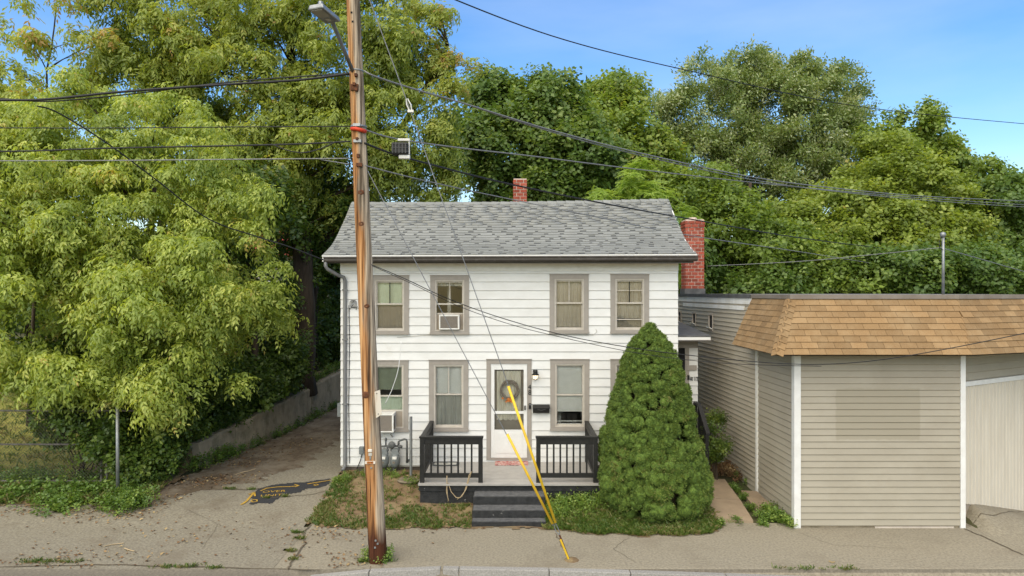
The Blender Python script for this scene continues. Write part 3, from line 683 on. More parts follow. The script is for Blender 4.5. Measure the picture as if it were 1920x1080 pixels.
# drip edge, gutter, soffit
ze0, ze1 = 5.38 + sag(RX0, 0), 5.38 + sag(RX1, 0)
MB().hexa([(RX0 - .03, 15.405, ze0 - .035), (RX1 + .03, 15.405, ze1 - .035), (RX1 + .03, 15.44, ze1 - .035), (RX0 - .03, 15.44, ze0 - .035),
           (RX0 - .03, 15.405, ze0 - .008), (RX1 + .03, 15.405, ze1 - .008), (RX1 + .03, 15.44, ze1 - .004), (RX0 - .03, 15.44, ze0 - .004)]).build('drip_edge', 'white', house)
m = MB()
gp = [(0.0, 0.0), (-.012, -.03), (-.055, -.055), (-.06, -.125), (-.03, -.145), (.05, -.145), (.06, -.0), (.05, 0.0), (.045, -.13), (-.03, -.13), (-.048, -.12), (-.045, -.06), (-.004, -.04)]
gp = [(-.075, 0), (-.08, -.02), (-.062, -.05), (-.06, -.09), (-.03, -.125), (.05, -.125), (.05, 0), (.04, 0), (.04, -.115), (-.025, -.115), (-.05, -.085), (-.052, -.05), (-.068, -.02), (-.066, 0)]
for x, zz in ((RX0 + .01, ze0 - .036), (RX1 + .05, ze1 - .036)):
    for y, q in gp: m.v.append((x, 15.47 + y, zz + q))
n = len(gp); m.f = [(i, (i + 1) % n, (i + 1) % n + n, i + n) for i in range(n)] + [tuple(reversed(range(7))) , tuple(range(n, n + 7))]
gut = m.build('gutter', 'bronze', house)
for xx in (-3.1, -1.6, -.1, 1.4, 2.9): MB().box(xx, xx + .025, 15.385, 15.52, 5.30, 5.312).build('gutter_strap', 'bronze', gut)
MB().box(HX0 - .15, HX1 + .15, 15.53, HY + .02, 5.19, 5.22).build('soffit', 'whitetrim', house)
MB().box(RX0 + .02, RX1 - .02, 15.522, 15.54, 5.17, 5.36).build('fascia', 'bronze', house)
dsx = hx(648)
m = MB().tube([(hx(620), 15.47, 5.22), (hx(620), 15.47, 5.10), (hx(622.5), 15.49, 5.04), (hx(638), 15.72, 4.90), (dsx - .02, 15.80, 4.86), (dsx, 15.84, 4.78), (dsx, 15.84, 4.6), (dsx, 15.84, .55), (dsx + .0, 15.82, .48), (dsx - .02, 15.70, .42)], .042, 8)
ds = m.build('downspout', 'spout', house, smooth=True)
for q in (4.55, 3.4, 1.9): MB().box(dsx - .055, dsx + .055, 15.79, 15.885, q, q + .03).build('downspout_strap', 'spout', ds)

def chimney(parent, name, x0, x1, y0, y1, zb, zt, course, blen, cap=None, corbel=0):
    r = random.Random(int(x0 * 100)); j = .020
    core = MB().box(x0 + .014, x1 - .014, y0 + .014, y1 - .014, zb, zt - .02)
    ch = core.build(name, 'mortar', parent)
    nrow = int((zt - zb) / course); bw = .09
    for k in range(nrow):
        z = zb + k * course; e = corbel if k >= nrow - 2 else 0
        X0, X1, Y0, Y1 = x0 - e, x1 + e, y0 - e, y1 + e
        for face in range(4):
            L = (X1 - X0) if face % 2 == 0 else (Y1 - Y0) - 2 * bw
            n = max(1, round(L / blen)); st = (L / n)
            edges = [i * st for i in range(n + 1)]
            if k % 2 and n >= 1: edges = [0] + [st * (i + .5) for i in range(n)] + [L]
            for a, b in zip(edges, edges[1:]):
                a += j / 2; b -= j / 2; d = r.uniform(-.004, .003)
                if face == 0: lo = (X0 + a, Y0 + d, z); sz = (b - a, bw, course - j)
                elif face == 2: lo = (X0 + a, Y1 - bw - d, z); sz = (b - a, bw, course - j)
                elif face == 1: lo = (X1 - bw - d, Y0 + bw + a, z); sz = (bw, b - a, course - j)
                else: lo = (X0 + d, Y0 + bw + a, z); sz = (bw, b - a, course - j)
                inst('brick', UBOX['brick'], ch, lo, (0, 0, 0), sz)
    return ch
c0 = P(962, 335, 19.0); c1 = P(988, 335, 19.0)
chimney(house, 'chimney', c0.x, c1.x, 18.85, 19.2, 6.35, c0.z, .092, .20)

# windows ---------------------------------------------------------------------------------------
def blind(parent, x0, x1, z0, z1, y, mat, pitch=.028):
    m = MB(); z = z0; m.box(x0, x1, y + .016, y + .018, z0, z1)
    while z < z1: m.hexa([(x0, y, z), (x1, y, z), (x1, y + .015, z + .012), (x0, y + .015, z + .012), (x0, y, z + .003), (x1, y, z + .003), (x1, y + .015, z + .015), (x0, y + .015, z + .015)]); z += pitch * .55
    m.box(x0, x1, y - .002, y + .02, z0 - .02, z0 - .003)
    return m.build('blind', mat, parent)
def shade(parent, x0, x1, z0, z1, y, mat, name='shade'):
    n = 44; m = MB(); r = random.Random(int((x0 + z0) * 1000)); f1, f2 = r.uniform(.5, .9), r.uniform(1.1, 1.6); am = .011 if mat in ('shadebeige', 'shadegrey') else .002
    for i in range(n + 1):
        x = x0 + (x1 - x0) * i / n; w = am * (math.sin(i * f1) + .6 * math.sin(i * f2 + 1))
        m.v += [(x, y + w, z0), (x, y + w * .6, z1)]
    m.f = [(2 * i, 2 * i + 2, 2 * i + 3, 2 * i + 1) for i in range(n)]
    o = m.build(name, mat, parent); s = o.modifiers.new('t', 'SOLIDIFY'); s.thickness = .003
    return o
def window(key, up, low, muntin=0, cross=False, meet=.52, lowfrac=0, ac=False):
    x0, x1, z0, z1 = WIN[key]
    m = MB(); cw = .115; yf = HY - .034; yb = HY + .03
    head, sill = .10, .085
    m.box(x0, x1, yf, yb, z1 - head, z1)                       # head
    m.box(x0, x0 + cw, yf + .004, yb, z0 + sill, z1 - head); m.box(x1 - cw, x1, yf + .004, yb, z0 + sill, z1 - head)
    m.box(x0 - .008, x1 + .008, yf - .035, yb, z0, z0 + sill * .55); m.box(x0, x1, yf - .01, yb, z0 + sill * .55, z0 + sill)
    m.box(x0 - .01, x1 + .01, yf - .018, yf + .02, z1 + .001, z1 + .016)   # drip cap
    w = m.build('window', 'taupe', house)
    a, b, c, d = x0 + cw, x1 - cw, z0 + sill, z1 - head
    # inner stop
    t = .028; m = MB()
    m.box(a, a + t, yf + .012, HY + .10, c, d); m.box(b - t, b, yf + .012, HY + .10, c, d); m.box(a + t, b - t, yf + .012, HY + .10, d - t, d); m.box(a + t, b - t, yf + .012, HY + .10, c, c + t * .8)
    m.build('window_frame', 'sash', w)
    a += t; b -= t; d -= t; c += t * .8
    zm = c + (d - c) * meet; st = .036
    def sash(za, zb, y):
        m = MB(); m.box(a, a + st * .6, y, y + .03, za, zb); m.box(b - st * .6, b, y, y + .03, za, zb)
        m.box(a + st * .6, b - st * .6, y, y + .03, za, za + st); m.box(a + st * .6, b - st * .6, y, y + .03, zb - st * .8, zb)
        m.build('sash', 'sash', w)
        MB().box(a + st * .55, b - st * .55, y + .012, y + .016, za + st * .9, zb - st * .7).build('pane', 'glass', w)
    sash(zm - .005, d, HY + .004)
    if not ac: sash(c, zm + .025, HY + .038)
    xm = (a + b) / 2
    if muntin: MB().box(xm - .009, xm + .009, HY + .005, HY + .026, zm + .03, d - .02).build('muntin', 'sash' if muntin == 1 else 'dark', w)
    if cross: MB().box(a + .02, b - .02, HY + .006, HY + .024, zm + .3, zm + .316).build('muntin', 'sash', w)
    yb = HY + .085
    for (kind, lo, hi) in up + low:
        za, zb = c + (d - c) * lo, c + (d - c) * hi
        if kind == 'blind': blind(w, a, b, za, zb, yb, 'blind')
        elif kind == 'greenblind': blind(w, a, b, za, zb, yb, 'greenblind')
        else: shade(w, a, b, za, zb, yb + .012, kind)
    return w, (a, b, c, d)
window('u1', [('shadepale', .5, 1)], [('shadebrown', 0, .5)], muntin=2)
u2, U2 = window('u2', [('shadegrey', .90, 1)], [], muntin=1, ac=True)
window('u3', [('shadebeige', .47, 1)], [('shadebeige', 0.04, .5)], muntin=1)
w4, b4 = window('u4', [('shadebeige', .5, 1)], [('shadebeige', .22, .5), ('shadebrown', 0.0, .2)], muntin=2, cross=True)
l1, L1 = window('l1', [('greenblind', .62, 1)], [('shadepale', .15, .5)], ac=True, meet=.5)
window('l2', [('blind', .52, 1)], [('shadegrey', 0, .52)], muntin=1, meet=.52)
w3, b3 = window('l3', [('blind', .51, 1)], [('blind', .24, .5)], meet=.5)
window('l4', [('blind', .51, 1)], [('shadegrey', 0, .5)], meet=.5)
MB().box(b3[0] + .03, b3[1] - .03, HY + .056, HY + .066, b3[2] + .09, b3[2] + .115).build('screen_bar', 'white', w3)
MB().box(b3[0] + .03, b3[1] - .03, HY + .056, HY + .066, b3[2] + .03, b3[2] + .05).build('screen_bar', 'white', w3)
MB().box(b4[0] + .02, b4[1] - .02, HY + .034, HY + .044, b4[2] + .21, b4[2] + .235).build('screen_bar', 'sash', w4)

# front door -------------------------------------------------------------------------------------
x0, x1, z0, z1 = DOOR; cw = .10; yf = HY - .034
m = MB(); m.box(x0, x1, yf, HY + .03, z1 - .10, z1); m.box(x0, x0 + cw, yf + .004, HY + .03, z0, z1 - .10); m.box(x1 - cw, x1, yf + .004, HY + .03, z0, z1 - .10)
m.box(x0 + cw, x1 - cw, yf + .002, HY + .09, z0, z0 + .045); m.box(x0 - .01, x1 + .01, yf - .018, yf + .02, z1 + .001, z1 + .016)
m.build('door_frame', 'taupe', house)
a, b, c, d = x0 + cw + .004, x1 - cw - .004, z0 + .05, z1 - .104
door = MB(); st = .095
za, zb, zc = hz(805.5), hz(773), hz(693)
door.box(a, a + st * .85, HY - .02, HY + .012, c, d); door.box(b - st * .85, b, HY - .02, HY + .012, c, d)
door.box(a + st * .85, b - st * .85, HY - .02, HY + .012, zc, d); door.box(a + st * .85, b - st * .85, HY - .018, HY + .01, zb - .035, zb + .03)
door.box(a + st * .85, b - st * .85, HY - .02, HY + .012, c, za)
door.box(a + st * .85 + .03, b - st * .85 - .03, HY - .026, HY - .0205, c + .10, za - .07)
dr = door.build('storm_door', 'white', house, bevel=.004)
for (p, q) in ((za, zb - .035), (zb + .03, zc)): MB().box(a + st * .85, b - st * .85, HY - .006, HY - .002, p, q).build('pane', 'glass', dr)
MB().box(b - .065, b - .035, HY - .06, HY - .021, hz(768), hz(760)).build('handle', 'black', dr)
m = MB().box(a, b, HY + .075, HY + .11, c, d); m.build('inner_door', 'shadebrown', house)
m = MB(); n = 60; ca, cb = a + st + .04, b - st - .05
for i in range(n + 1):
    x = ca + (cb - ca) * i / n; w = .012 * math.sin(i * 1.55) + .006 * math.sin(i * .7)
    m.v += [(x, HY + .045 + w, hz(788) + .01 * math.sin(i * .5)), (x, HY + .045 + w * .6, hz(696) + .008 * math.sin(i * .9))]
m.f = [(2 * i, 2 * i + 2, 2 * i + 3, 2 * i + 1) for i in range(n)]
m.build('curtain', 'curtain', dr)

# side entry -------------------------------------------------------------------------------------
EY = 16.4; es = F / EY; ex = lambda x: (x - 960) / es; ez = lambda y: CAMZ - (y - 548) / es
MB().box(HX1 + .012, ex(1307), EY, 19.2, .2, 3.42).build('entry_wall', 'wall_in', house)
zr = .55
while zr < ez(654):
    inst('entry_siding_board', WEDGE['siding'], house, (ex(1292), EY - .001, zr), (0, 0, 0), (ex(1308) - ex(1292), 1, min(.213, ez(653) - zr)))
    inst('entry_siding_board', WEDGE['siding'], house, (ex(1307) - .001, EY, zr), (0, 0, math.pi / 2), (2.8, 1, .213)); zr += .213
m = MB(); m.box(ex(1284), ex(1291.5), EY - .03, EY - .001, .55, ez(652)); m.box(HX1 + .013, ex(1308), EY - .034, EY - .001, ez(652), 3.42)
m.build('entry_trim', 'taupe', house)
MB().box(HX1 + .013, ex(1283.8), EY - .012, EY - .001, .9, ez(652.5)).build('entry_door', 'dark', house)
MB().box(ex(1287), ex(1305.5), EY - .045, EY - .022, ez(694), ez(684.5)).build('entry_plate', 'taupe', house)
MB().box(ex(1288), ex(1292), EY - .05, EY - .031, ez(711.5), ez(703)).build('entry_bell', 'black', house)
rx = (1333 - 960) / F * 15.9; fz = CAMZ - (632 - 548) / F * 15.9
MB().hexa([(HX1 + .015, 15.9, fz - .0), (rx, 15.9, fz - .0), (rx, 19.2, fz + .22), (HX1 + .015, 19.2, fz + .22),
           (HX1 + .015, 15.9, fz + .03), (rx, 15.9, fz + .03), (rx, 19.2, fz + .25), (HX1 + .015, 19.2, fz + .25)]).build('entry_roof', 'flash', house)
MB().box(HX1 + .015, rx - .005, 15.905, 15.93, fz - .07, fz - .001).build('entry_fascia', 'white', house)
MB().box(HX1 + .015, rx + .05, 15.87, 15.903, fz - .10, fz - .072).build('entry_gutter', 'bronze', house)
MB().box(HX1 + .015, rx - .02, 15.935, EY, fz - .10, fz - .08).build('entry_soffit', 'taupe', house)

def text(body, name, loc, size, mat, parent, rot=(math.pi / 2, 0, 0), ext=.004, sx=1.0):
    c = bpy.data.curves.new(name, 'FONT'); c.body = body; c.size = size; c.extrude = ext; c.align_x = 'CENTER'; c.align_y = 'CENTER'; c.materials.append(MT[mat])
    o = bpy.data.objects.new(name, text_mesh(c)); link(o, parent); o.location = loc; o.rotation_euler = rot; o.scale = (sx, 1, 1); return o
text('4', 'house_number', (hx(993), HY - .045, hz(725.5)), .16, 'black', house)
text('8', 'house_number', (hx(993.3), HY - .045, hz(736)), .16, 'black', house)
text('48 1/2', 'entry_number', (ex(1300.3), EY - .03, ez(710.5)), .125, 'black', house, sx=.62)
MB().box(hx(991.2), hx(996), HY - .06, HY - .036, hz(766), hz(755.5)).build('doorbell', 'black', house, bevel=.006)
MB().box(hx(992.5), hx(994.8), HY - .063, HY - .0605, hz(759), hz(757)).build('doorbell_lens', 'metal', house)
# wires stapled to the wall
m = MB().tube([(hx(655), HY - .03, hz(572)), (hx(656), HY - .03, hz(640)), (hx(654.5), HY - .03, hz(760)), (hx(656), HY - .03, hz(868))], .008, 5); m.build('wall_cable', 'cable', house)
pts = []
for i in range(30): 
    a = i * .63; pts.append((hx(660) + .055 * math.cos(a) + .003 * i, HY - .04, hz(570) + .09 * math.sin(a)))
MB().tube([(hx(655), HY - .03, hz(580))] + pts + [(hx(668), HY - .03, hz(581))], .006, 4).build('cable_coil', 'cable', house)
MB().tube([(hx(745), HY - .03, hz(632)), (hx(810), HY - .028, hz(627.5)), (hx(960), HY - .028, hz(626.8)), (hx(1030), HY - .028, hz(627)), (hx(1112), HY - .028, hz(628)), (hx(1119), HY - .03, hz(622)), (hx(1117), HY - .04, hz(617))], .006, 4).build('phone_wire', 'shadegrey', house)
MB().box(hx(632), hx(641), HY + .02, HY + .2, hz(782), hz(757)).build('utility_box', 'meter', house)
# ------------------------------------------------------------------ porch and steps
DZ = .57; PY = 14.06; PX0, PX1 = -1.93, 1.82
porch = thing('porch', (0, 15, .1), 'grey painted front porch with black railings on a worn black base', 'porch')
m = MB(); m.box(PX0 + .03, PX1 - .03, PY + .05, HY - .035, -.1, DZ - .12); base_o = m.build('base', 'worn', porch)
MB().box(PX0 + .01, PX1 - .01, PY + .02, PY + .048, DZ - .16, DZ - .035).build('skirt_board', 'worn', porch)
nb = 17; w = (HY - .04 - PY + .04) / nb
for i in range(nb):
    inst('deck_board', UBOX['deck'], porch, (PX0, PY - .04 + i * w, DZ - .034), (0, 0, 0), (PX1 - PX0, w - .005, .034 + RNG.uniform(-.001, .001)))
def railing(xa, xb, wallx, sgn):
    """front run xa..xb, side run back to the wall at wallx"""
    t, zt, zb = .09, DZ + .92, DZ + .10
    yF = PY + .05; m = MB()
    posts = [(xa, yF), (xb - t, yF)]
    for (x, y) in posts: m.box(x, x + t, y, y + t, DZ, zt)
    m.box(xa - .012, xb + .012, yF - .012, yF + t + .012, zt + .001, zt + .036)                      # cap
    m.box(xa + t, xb - t, yF + .018, yF + .07, zt - .13, zt - .001); m.box(xa + t, xb - t, yF + .018, yF + .07, zb, zb + .09)
    m.box(wallx + .001, wallx + t - .001, yF + t + .013, HY - .03, zt + .002, zt + .034)
    m.box(wallx + .018, wallx + .07, yF + t, HY - .03, zt - .12, zt - .002); m.box(wallx + .018, wallx + .07, yF + t, HY - .03, zb + .002, zb + .085)
    m.box(wallx + .01, wallx + .08, HY - .10, HY - .032, DZ + .001, zt - .003)
    o = m.build('railing', 'black', porch)
    n = 7; L = (xb - xa - 2 * t) / (n + 1)
    for i in range(n):
        x = xa + t + L * (i + 1) - .018; inst('baluster', UBOX['black'], o, (x, yF + .026, zb + .085), (0, 0, 0), (.036, .036, zt - .13 - zb - .08))
    n = 12; L = (HY - .1 - yF - t) / (n + 1)
    for i in range(n):
        y = yF + t + L * (i + 1) - .018; inst('baluster', UBOX['black'], o, (wallx + .026, y, zb + .082), (0, 0, 0), (.036, .036, zt - .12 - zb - .078))
fs = F / (PY + .05)
railing((787 - 960) / fs, (905 - 960) / fs, (787 - 960) / fs, -1)
railing((1005.5 - 960) / fs, (1121 - 960) / fs, (1121 - 960) / fs - .09, 1)
steps = thing('front_steps', (0, 13.5, 0), 'three worn black painted concrete steps up to the grey porch', 'steps')
SX0, SX1 = -.775, .655
for i, (yf_, zt) in enumerate(((13.11, .10), (13.33, .245), (13.69, .41))):
    o = MB().box(SX0 - .004 * i, SX1 + .004 * i, yf_, PY + .02, -.1 if i == 0 else (.0, .102, .247)[i], zt).build('step', 'worn', steps, bevel=.012)
    MB().box(SX0 + .01, SX1 - .01, yf_ + .012, (13.33, 13.69, PY + .018)[i] - .002, zt + .001, zt + .006).build('tread', 'worntread', o)

# things on and at the porch ---------------------------------------------------------------------
def dpt(x, y): D = (CAMZ - DZ) * F / (y - 548); return ((x - 960) / F * D, D)
m = MB(); a = dpt(928, 873); b = dpt(990, 863.5)
m.box(a[0], hx(990), a[1], a[1] + .42, DZ + .002, DZ + .014); o = m.build('doormat', 'mat', None)
tag(o, 'red and cream patterned doormat in front of the storm door', 'doormat')
for v in o.data.vertices: v.co.z += .004 * math.sin(v.co.x * 9)
m = MB(); x, y = dpt(835, 871); pts = [(x + .31 * math.cos(t) * (abs(math.cos(t)) ** -.5 if abs(math.cos(t)) > .1 else 1) * .8, y + .17 * math.sin(t), DZ + .03) for t in [i * math.pi / 12 for i in range(24)]]
tray = thing('boot_tray', (x, y, DZ), 'flat grey oval tray lying on the porch behind the left railing', 'tray')
m = MB(); nn = 24; prof = [(.99, .006), (1.0, .03), (.95, .034), (.92, .012)]
for (s, q) in prof:
    for i in range(nn):
        t = 2 * math.pi * i / nn; cx, sy = math.cos(t), math.sin(t)
        m.v.append((x + s * .32 * math.copysign(abs(cx) ** .45, cx), y + s * .16 * math.copysign(abs(sy) ** .45, sy), DZ + q))
for k in range(3):
    for i in range(nn): m.f.append((k * nn + i, k * nn + (i + 1) % nn, (k + 1) * nn + (i + 1) % nn, (k + 1) * nn + i))
m.f.append(tuple(3 * nn + i for i in range(nn)))
m.build('rim', 'meterdark', tray); 
MB().box(x - .25, x + .25, y - .1, y + .1, DZ + .013, DZ + .02).build('liner', 'shadegrey', tray)
MB().box(x - .05, x + .05, y + .02, y + .05, DZ + .021, DZ + .05).build('handle', 'metal', tray)

pF = lambda px, py, D=PY + .03: P(px, py, D)
rope_pts = [(838, 892), (838, 905), (837, 922), (841, 938), (840.5, 941), (838, 915), (840, 905), (846, 922), (855, 933), (863, 933), (871, 922), (876, 905), (880, 890), (884, 884), (880, 897), (874, 917), (866, 931), (857, 936)]
o = MB().tube([pF(a, b, PY - .03 + .01 * (i % 3)) for i, (a, b) in enumerate(rope_pts)], .009, 6).build('rope', 'rope', None, smooth=True)
tag(o, 'tan rope looped over the bottom of the left porch railing', 'rope')

lant = thing('wall_lantern', (hx(1003.5), HY, hz(702)), 'black wall lantern glowing beside the front door', 'lantern')
lx, lz, ly = hx(1003.5), hz(702), HY - .12
MB().box(lx - .05, lx + .05, HY - .045, HY - .022, hz(703), hz(693)).build('back_plate', 'black', lant, bevel=.008)
MB().tube([(lx, HY - .04, hz(698)), (lx, HY - .09, hz(695)), (lx, ly, hz(696))], .012, 6).build('arm', 'black', lant)
MB().lathe((lx, ly, 0), [(.012, hz(692.5)), (.05, hz(694)), (.058, hz(696.5)), (.045, hz(698)), (.09, hz(701.5)), (.085, hz(702.2)), (.02, hz(702.5))], 12).build('hood', 'black', lant, smooth=True)
MB().lathe((lx, ly, 0), [(.066, hz(702.6)), (.042, hz(709.5)), (.03, hz(710))], 6).build('glass', 'lamp_glass', lant)
m = MB()
for i in range(6):
    t = i * math.pi / 3; m.tube([(lx + .070 * math.cos(t), ly + .07 * math.sin(t), hz(702.4)), (lx + .045 * math.cos(t), ly + .045 * math.sin(t), hz(710))], .006, 4)
m.lathe((lx, ly, 0), [(.05, hz(709.8)), (.04, hz(711)), (.01, hz(711.6))], 8)
m.build('cage', 'black', lant)
mb = thing('mailbox', (hx(1014), HY, hz(767)), 'black envelope mailbox on the white wall beside the front door', 'mailbox')
a, b = hx(999), hx(1030)
MB().hexa([(a, HY - .11, hz(773)), (b, HY - .11, hz(773)), (b, HY - .022, hz(773.5)), (a, HY - .022, hz(773.5)), (a, HY - .14, hz(763)), (b, HY - .14, hz(763)), (b, HY - .022, hz(760)), (a, HY - .022, hz(760))]).build('box', 'black', mb, bevel=.006)
MB().hexa([(a - .006, HY - .15, hz(764.5)), (b + .006, HY - .15, hz(764.5)), (b + .006, HY - .022, hz(759.8)), (a - .006, HY - .022, hz(759.8)), (a - .006, HY - .152, hz(763.2)), (b + .006, HY - .152, hz(763.2)), (b + .006, HY - .022, hz(758.6)), (a - .006, HY - .022, hz(758.6))]).build('lid', 'black', mb)
MB().tube([(a + .10, HY - .155, hz(765)), (a + .19, HY - .158, hz(767.5)), (b - .10, HY - .155, hz(765))], .005, 5).build('pull', 'meterdark', mb)

wr = thing('door_wreath', (hx(955), HY - .05, hz(731)), 'twig wreath with orange flowers hanging on the storm door', 'wreath')
wx, wz = hx(955), hz(731); r = random.Random(2); m = MB()
for k in range(11):
    pts = []; ph = r.uniform(0, 6); rr = r.uniform(.165, .225); f = r.choice((2, 3, 4)); yy = HY - .055 + r.uniform(-.02, .015)
    for i in range(33):
        t = i / 32 * 2 * math.pi; q = rr + .018 * math.sin(f * t + ph)
        pts.append((wx + q * math.cos(t) * 1.0, yy + .012 * math.cos(f * t + ph), wz + q * math.sin(t)))
    m.tube(pts, .008, 4, cap=False)
m.build('twig_ring', 'wicker', wr)
m = MB()
for k in range(15):
    c = Vector((wx - .02 + r.gauss(0, .065), HY - .085 + r.uniform(-.02, .02), wz - .20 + r.gauss(0, .03)))
    for j in range(5):
        a = j * 1.2566 + r.random(); d = Vector((math.cos(a), -.4, math.sin(a))) * .028; e = Vector((-math.sin(a), 0, math.cos(a))) * .012
        m.add([c, c + d * .6 + e, c + d, c + d * .6 - e], [(0, 1, 2, 3)])
m.build('flowers', 'flower', wr)

def ac_unit(name, x0, x1, z0, z1, depth, label, brackets=False):
    t = thing(name, ((x0 + x1) / 2, HY, z0), label, 'air conditioner', 'window air conditioners')
    y0 = HY - depth; m = MB(); f = .03
    m.box(x0, x1, y0 + .012, HY + .12, z0, z1)
    m.box(x0, x1, y0, y0 + .0115, z1 - .035, z1); m.box(x0, x1, y0, y0 + .0115, z0, z0 + .03); m.box(x0, x0 + f, y0, y0 + .0115, z0 + .03, z1 - .035); m.box(x1 - f * 1.3, x1, y0, y0 + .0115, z0 + .03, z1 - .035)
    m.build('case', 'acwhite', t, bevel=.006)
    g = MB().box(x0 + f, x1 - f * 1.3, y0 + .007, y0 + .011, z0 + .03, z1 - .035).build('grille', 'acgrill', t)
    m = MB(); z = z0 + .04
    while z < z1 - .045: m.box(x0 + f, x1 - f * 1.3, y0 + .002, y0 + .0065, z, z + .006); z += .017
    m.build('fins', 'shadebrown', g)
    m = MB()
    for k in range(7): m.box(x1 + .0005, x1 + .003, y0 + .04 + k * .03, y0 + .055 + k * .03, z0 + .05, z1 - .06)
    m.build('side_vents', 'acgrill', t)
    if brackets:
        m = MB()
        for xx in (x0 + .10, x1 - .09): 
            m.box(xx, xx + .03, y0 + .02, HY - .01, z0 - .03, z0 - .002); m.tube([(xx + .015, y0 + .05, z0 - .03), (xx + .015, HY - .02, z0 - .16)], .014, 6)
        m.build('bracket', 'metal', t)
    return t
ac_unit('window_air_conditioner', hx(824), hx(862), hz(617.5), hz(590), .10, 'white window air conditioner in the upper storey window')
ac_unit('window_air_conditioner', hx(704), hx(742), hz(806), hz(772), .30, 'white window air conditioner on brackets above the gas meters', True)
# side panels / lowered sash above each unit
for (w, q, top, x0, x1) in ((u2, U2, hz(590), hx(824), hx(862)), (l1, L1, hz(772), hx(704), hx(742))):
    MB().box(q[0], q[1], HY + .04, HY + .06, top + .005, top + .04).build('lower_sash_rail', 'sash', w)
    m = MB()
    if x0 - q[0] > .01: m.box(q[0], x0 - .004, HY + .03, HY + .04, q[2], top)
    if q[1] - x1 > .01: m.box(x1 + .004, q[1], HY + .03, HY + .04, q[2], top)
    if m.v: m.build('filler_panel', 'shadebrown', w)
    MB().box(q[0], q[1], HY + .048, HY + .052, top + .04, q[2] + (q[3] - q[2]) * .52).build('pane', 'glass', w)

# gas meters
gy = HY - .22
def gas_meter(px, label):
    t = thing('gas_meter', (hx(px), gy, hz(872)), label, 'gas meter', 'gas meters on the front wall')
    x = (px - 960) / (F / gy); zz = lambda y: CAMZ - (y - 548) * gy / F
    r_ = 15 / 2 / (F / gy) * 1.15
    MB().lathe((x, gy, 0), [(.03, zz(876)), (r_ * .75, zz(875)), (r_ * 1.05, zz(868)), (r_ * 1.08, zz(860)), (r_ * .9, zz(853.5)), (r_ * .62, zz(851))], 16).build('body', 'meter', t, smooth=True)
    MB().hexa([(x - .10, gy - .06, zz(852)), (x + .10, gy - .06, zz(852)), (x + .10, gy + .06, zz(852)), (x - .10, gy + .06, zz(852)), (x - .065, gy - .05, zz(842)), (x + .065, gy - .05, zz(842)), (x + .065, gy + .05, zz(842)), (x - .065, gy + .05, zz(842))]).build('head', 'meter', t, bevel=.01)
    MB().box(x - .045, x + .05, gy - .125, gy - .06, zz(859), zz(854.5)).build('dial_window', 'acwhite', t)
    MB().box(x - .045, x + .015, gy - r_ * 1.1 - .004, gy - r_ * .9, zz(867), zz(863)).build('warning_label', 'wicker', t)
    m = MB()
    for s in (-1, 1): m.tube([(x + s * .075, gy, zz(847)), (x + s * .08, gy, zz(841)), (x + s * .075, gy, zz(836))], .022, 7); m.lathe((x + s * .078, gy, 0), [(.034, zz(845)), (.034, zz(842.5))], 8)
    m.build('swivels', 'meterdark', t)
    return x, zz
x, zz = gas_meter(741, 'grey gas meter nearer the porch under the lower left window')
gas_meter(720, 'grey gas meter half hidden behind the utility pole')
t = thing('gas_pipe_manifold', (hx(735), gy, hz(838)), 'dark gas piping and regulator above the two meters', 'gas pipe')
gx = lambda p: (p - 960) * gy / F
m = MB().tube([(gx(713), gy, zz(837)), (gx(752), gy, zz(836))], .024, 8); m.tube([(gx(723.5), gy, zz(836)), (gx(723.5), gy, zz(822))], .02, 8); m.lathe((gx(723.5), gy, 0), [(.03, zz(826)), (.03, zz(823)), (.018, zz(821))], 8)
m.tube([(gx(747), gy, zz(837)), (gx(747.5), gy, zz(828)), (gx(750), gy, zz(826)), (gx(758), gy, zz(823.5)), (gx(762), gy, zz(824)), (gx(763), gy, zz(828)), (gx(763), gy, zz(866))], .023, 8)
m.tube([(gx(763), gy, zz(866)), (gx(763.5), HY, zz(867))], .03, 8); m.tube([(gx(747), gy, zz(837)), (gx(754), gy - .02, zz(837.5))], .035, 8); m.tube([(gx(738), gy, zz(875)), (gx(738.5), gy, zz(890))], .018, 7)
m.build('pipe', 'meterdark', t, smooth=True)
MB().lathe((gx(735), gy - .0, zz(834)), [(.02, -.06), (.078, -.05), (.085, -.035), (.085, -.02), (.06, 0), (.03, .03)], 16, 'y').build('regulator', 'meterdark', t, smooth=True)
def yard_pt(px, py): return gpt(px, py)
# standing pipe and cover in the yard
x, y = gpt(770.5, 893)
o = MB().tube([(x, y, hz0(x, y) - .1), (x, y, P(770, 781, y).z)], .033, 10).build('bollard_pipe', 'metal', None, smooth=False); tag(o, 'grey steel guard pipe standing beside the gas meters', 'pipe')
x, y = gpt(767, 902)
o = MB().lathe((x, y, hz0(x, y)), [(.05, .01), (.26, .012), (.27, .03), (.22, .045), (.02, .05)], 14).build('ground_cover_disc', 'stone', None); tag(o, 'flat brown round stone lying in the yard beside the porch corner', 'stone')
# small grey box on a stake behind the pole
x, y = hx(680), HY - .06
ub = thing('junction_box', (x, y, .5), 'small green grey junction box on the wall left of the pole foot', 'junction box')
MB().box(hx(675), hx(683), HY - .11, HY - .022, hz(850), hz(836)).build('box', 'meter', ub, bevel=.01)
MB().tube([(hx(680), HY - .06, hz(850)), (hx(677), HY - .06, hz(862)), (hx(670), HY - .05, hz(878))], .011, 6).build('cable', 'cable', ub)
MB().tube([(hx(690), HY - .3, .25), (hx(690), HY - .3, hz(850))], .02, 6).build('stake', 'oldwall', ub)

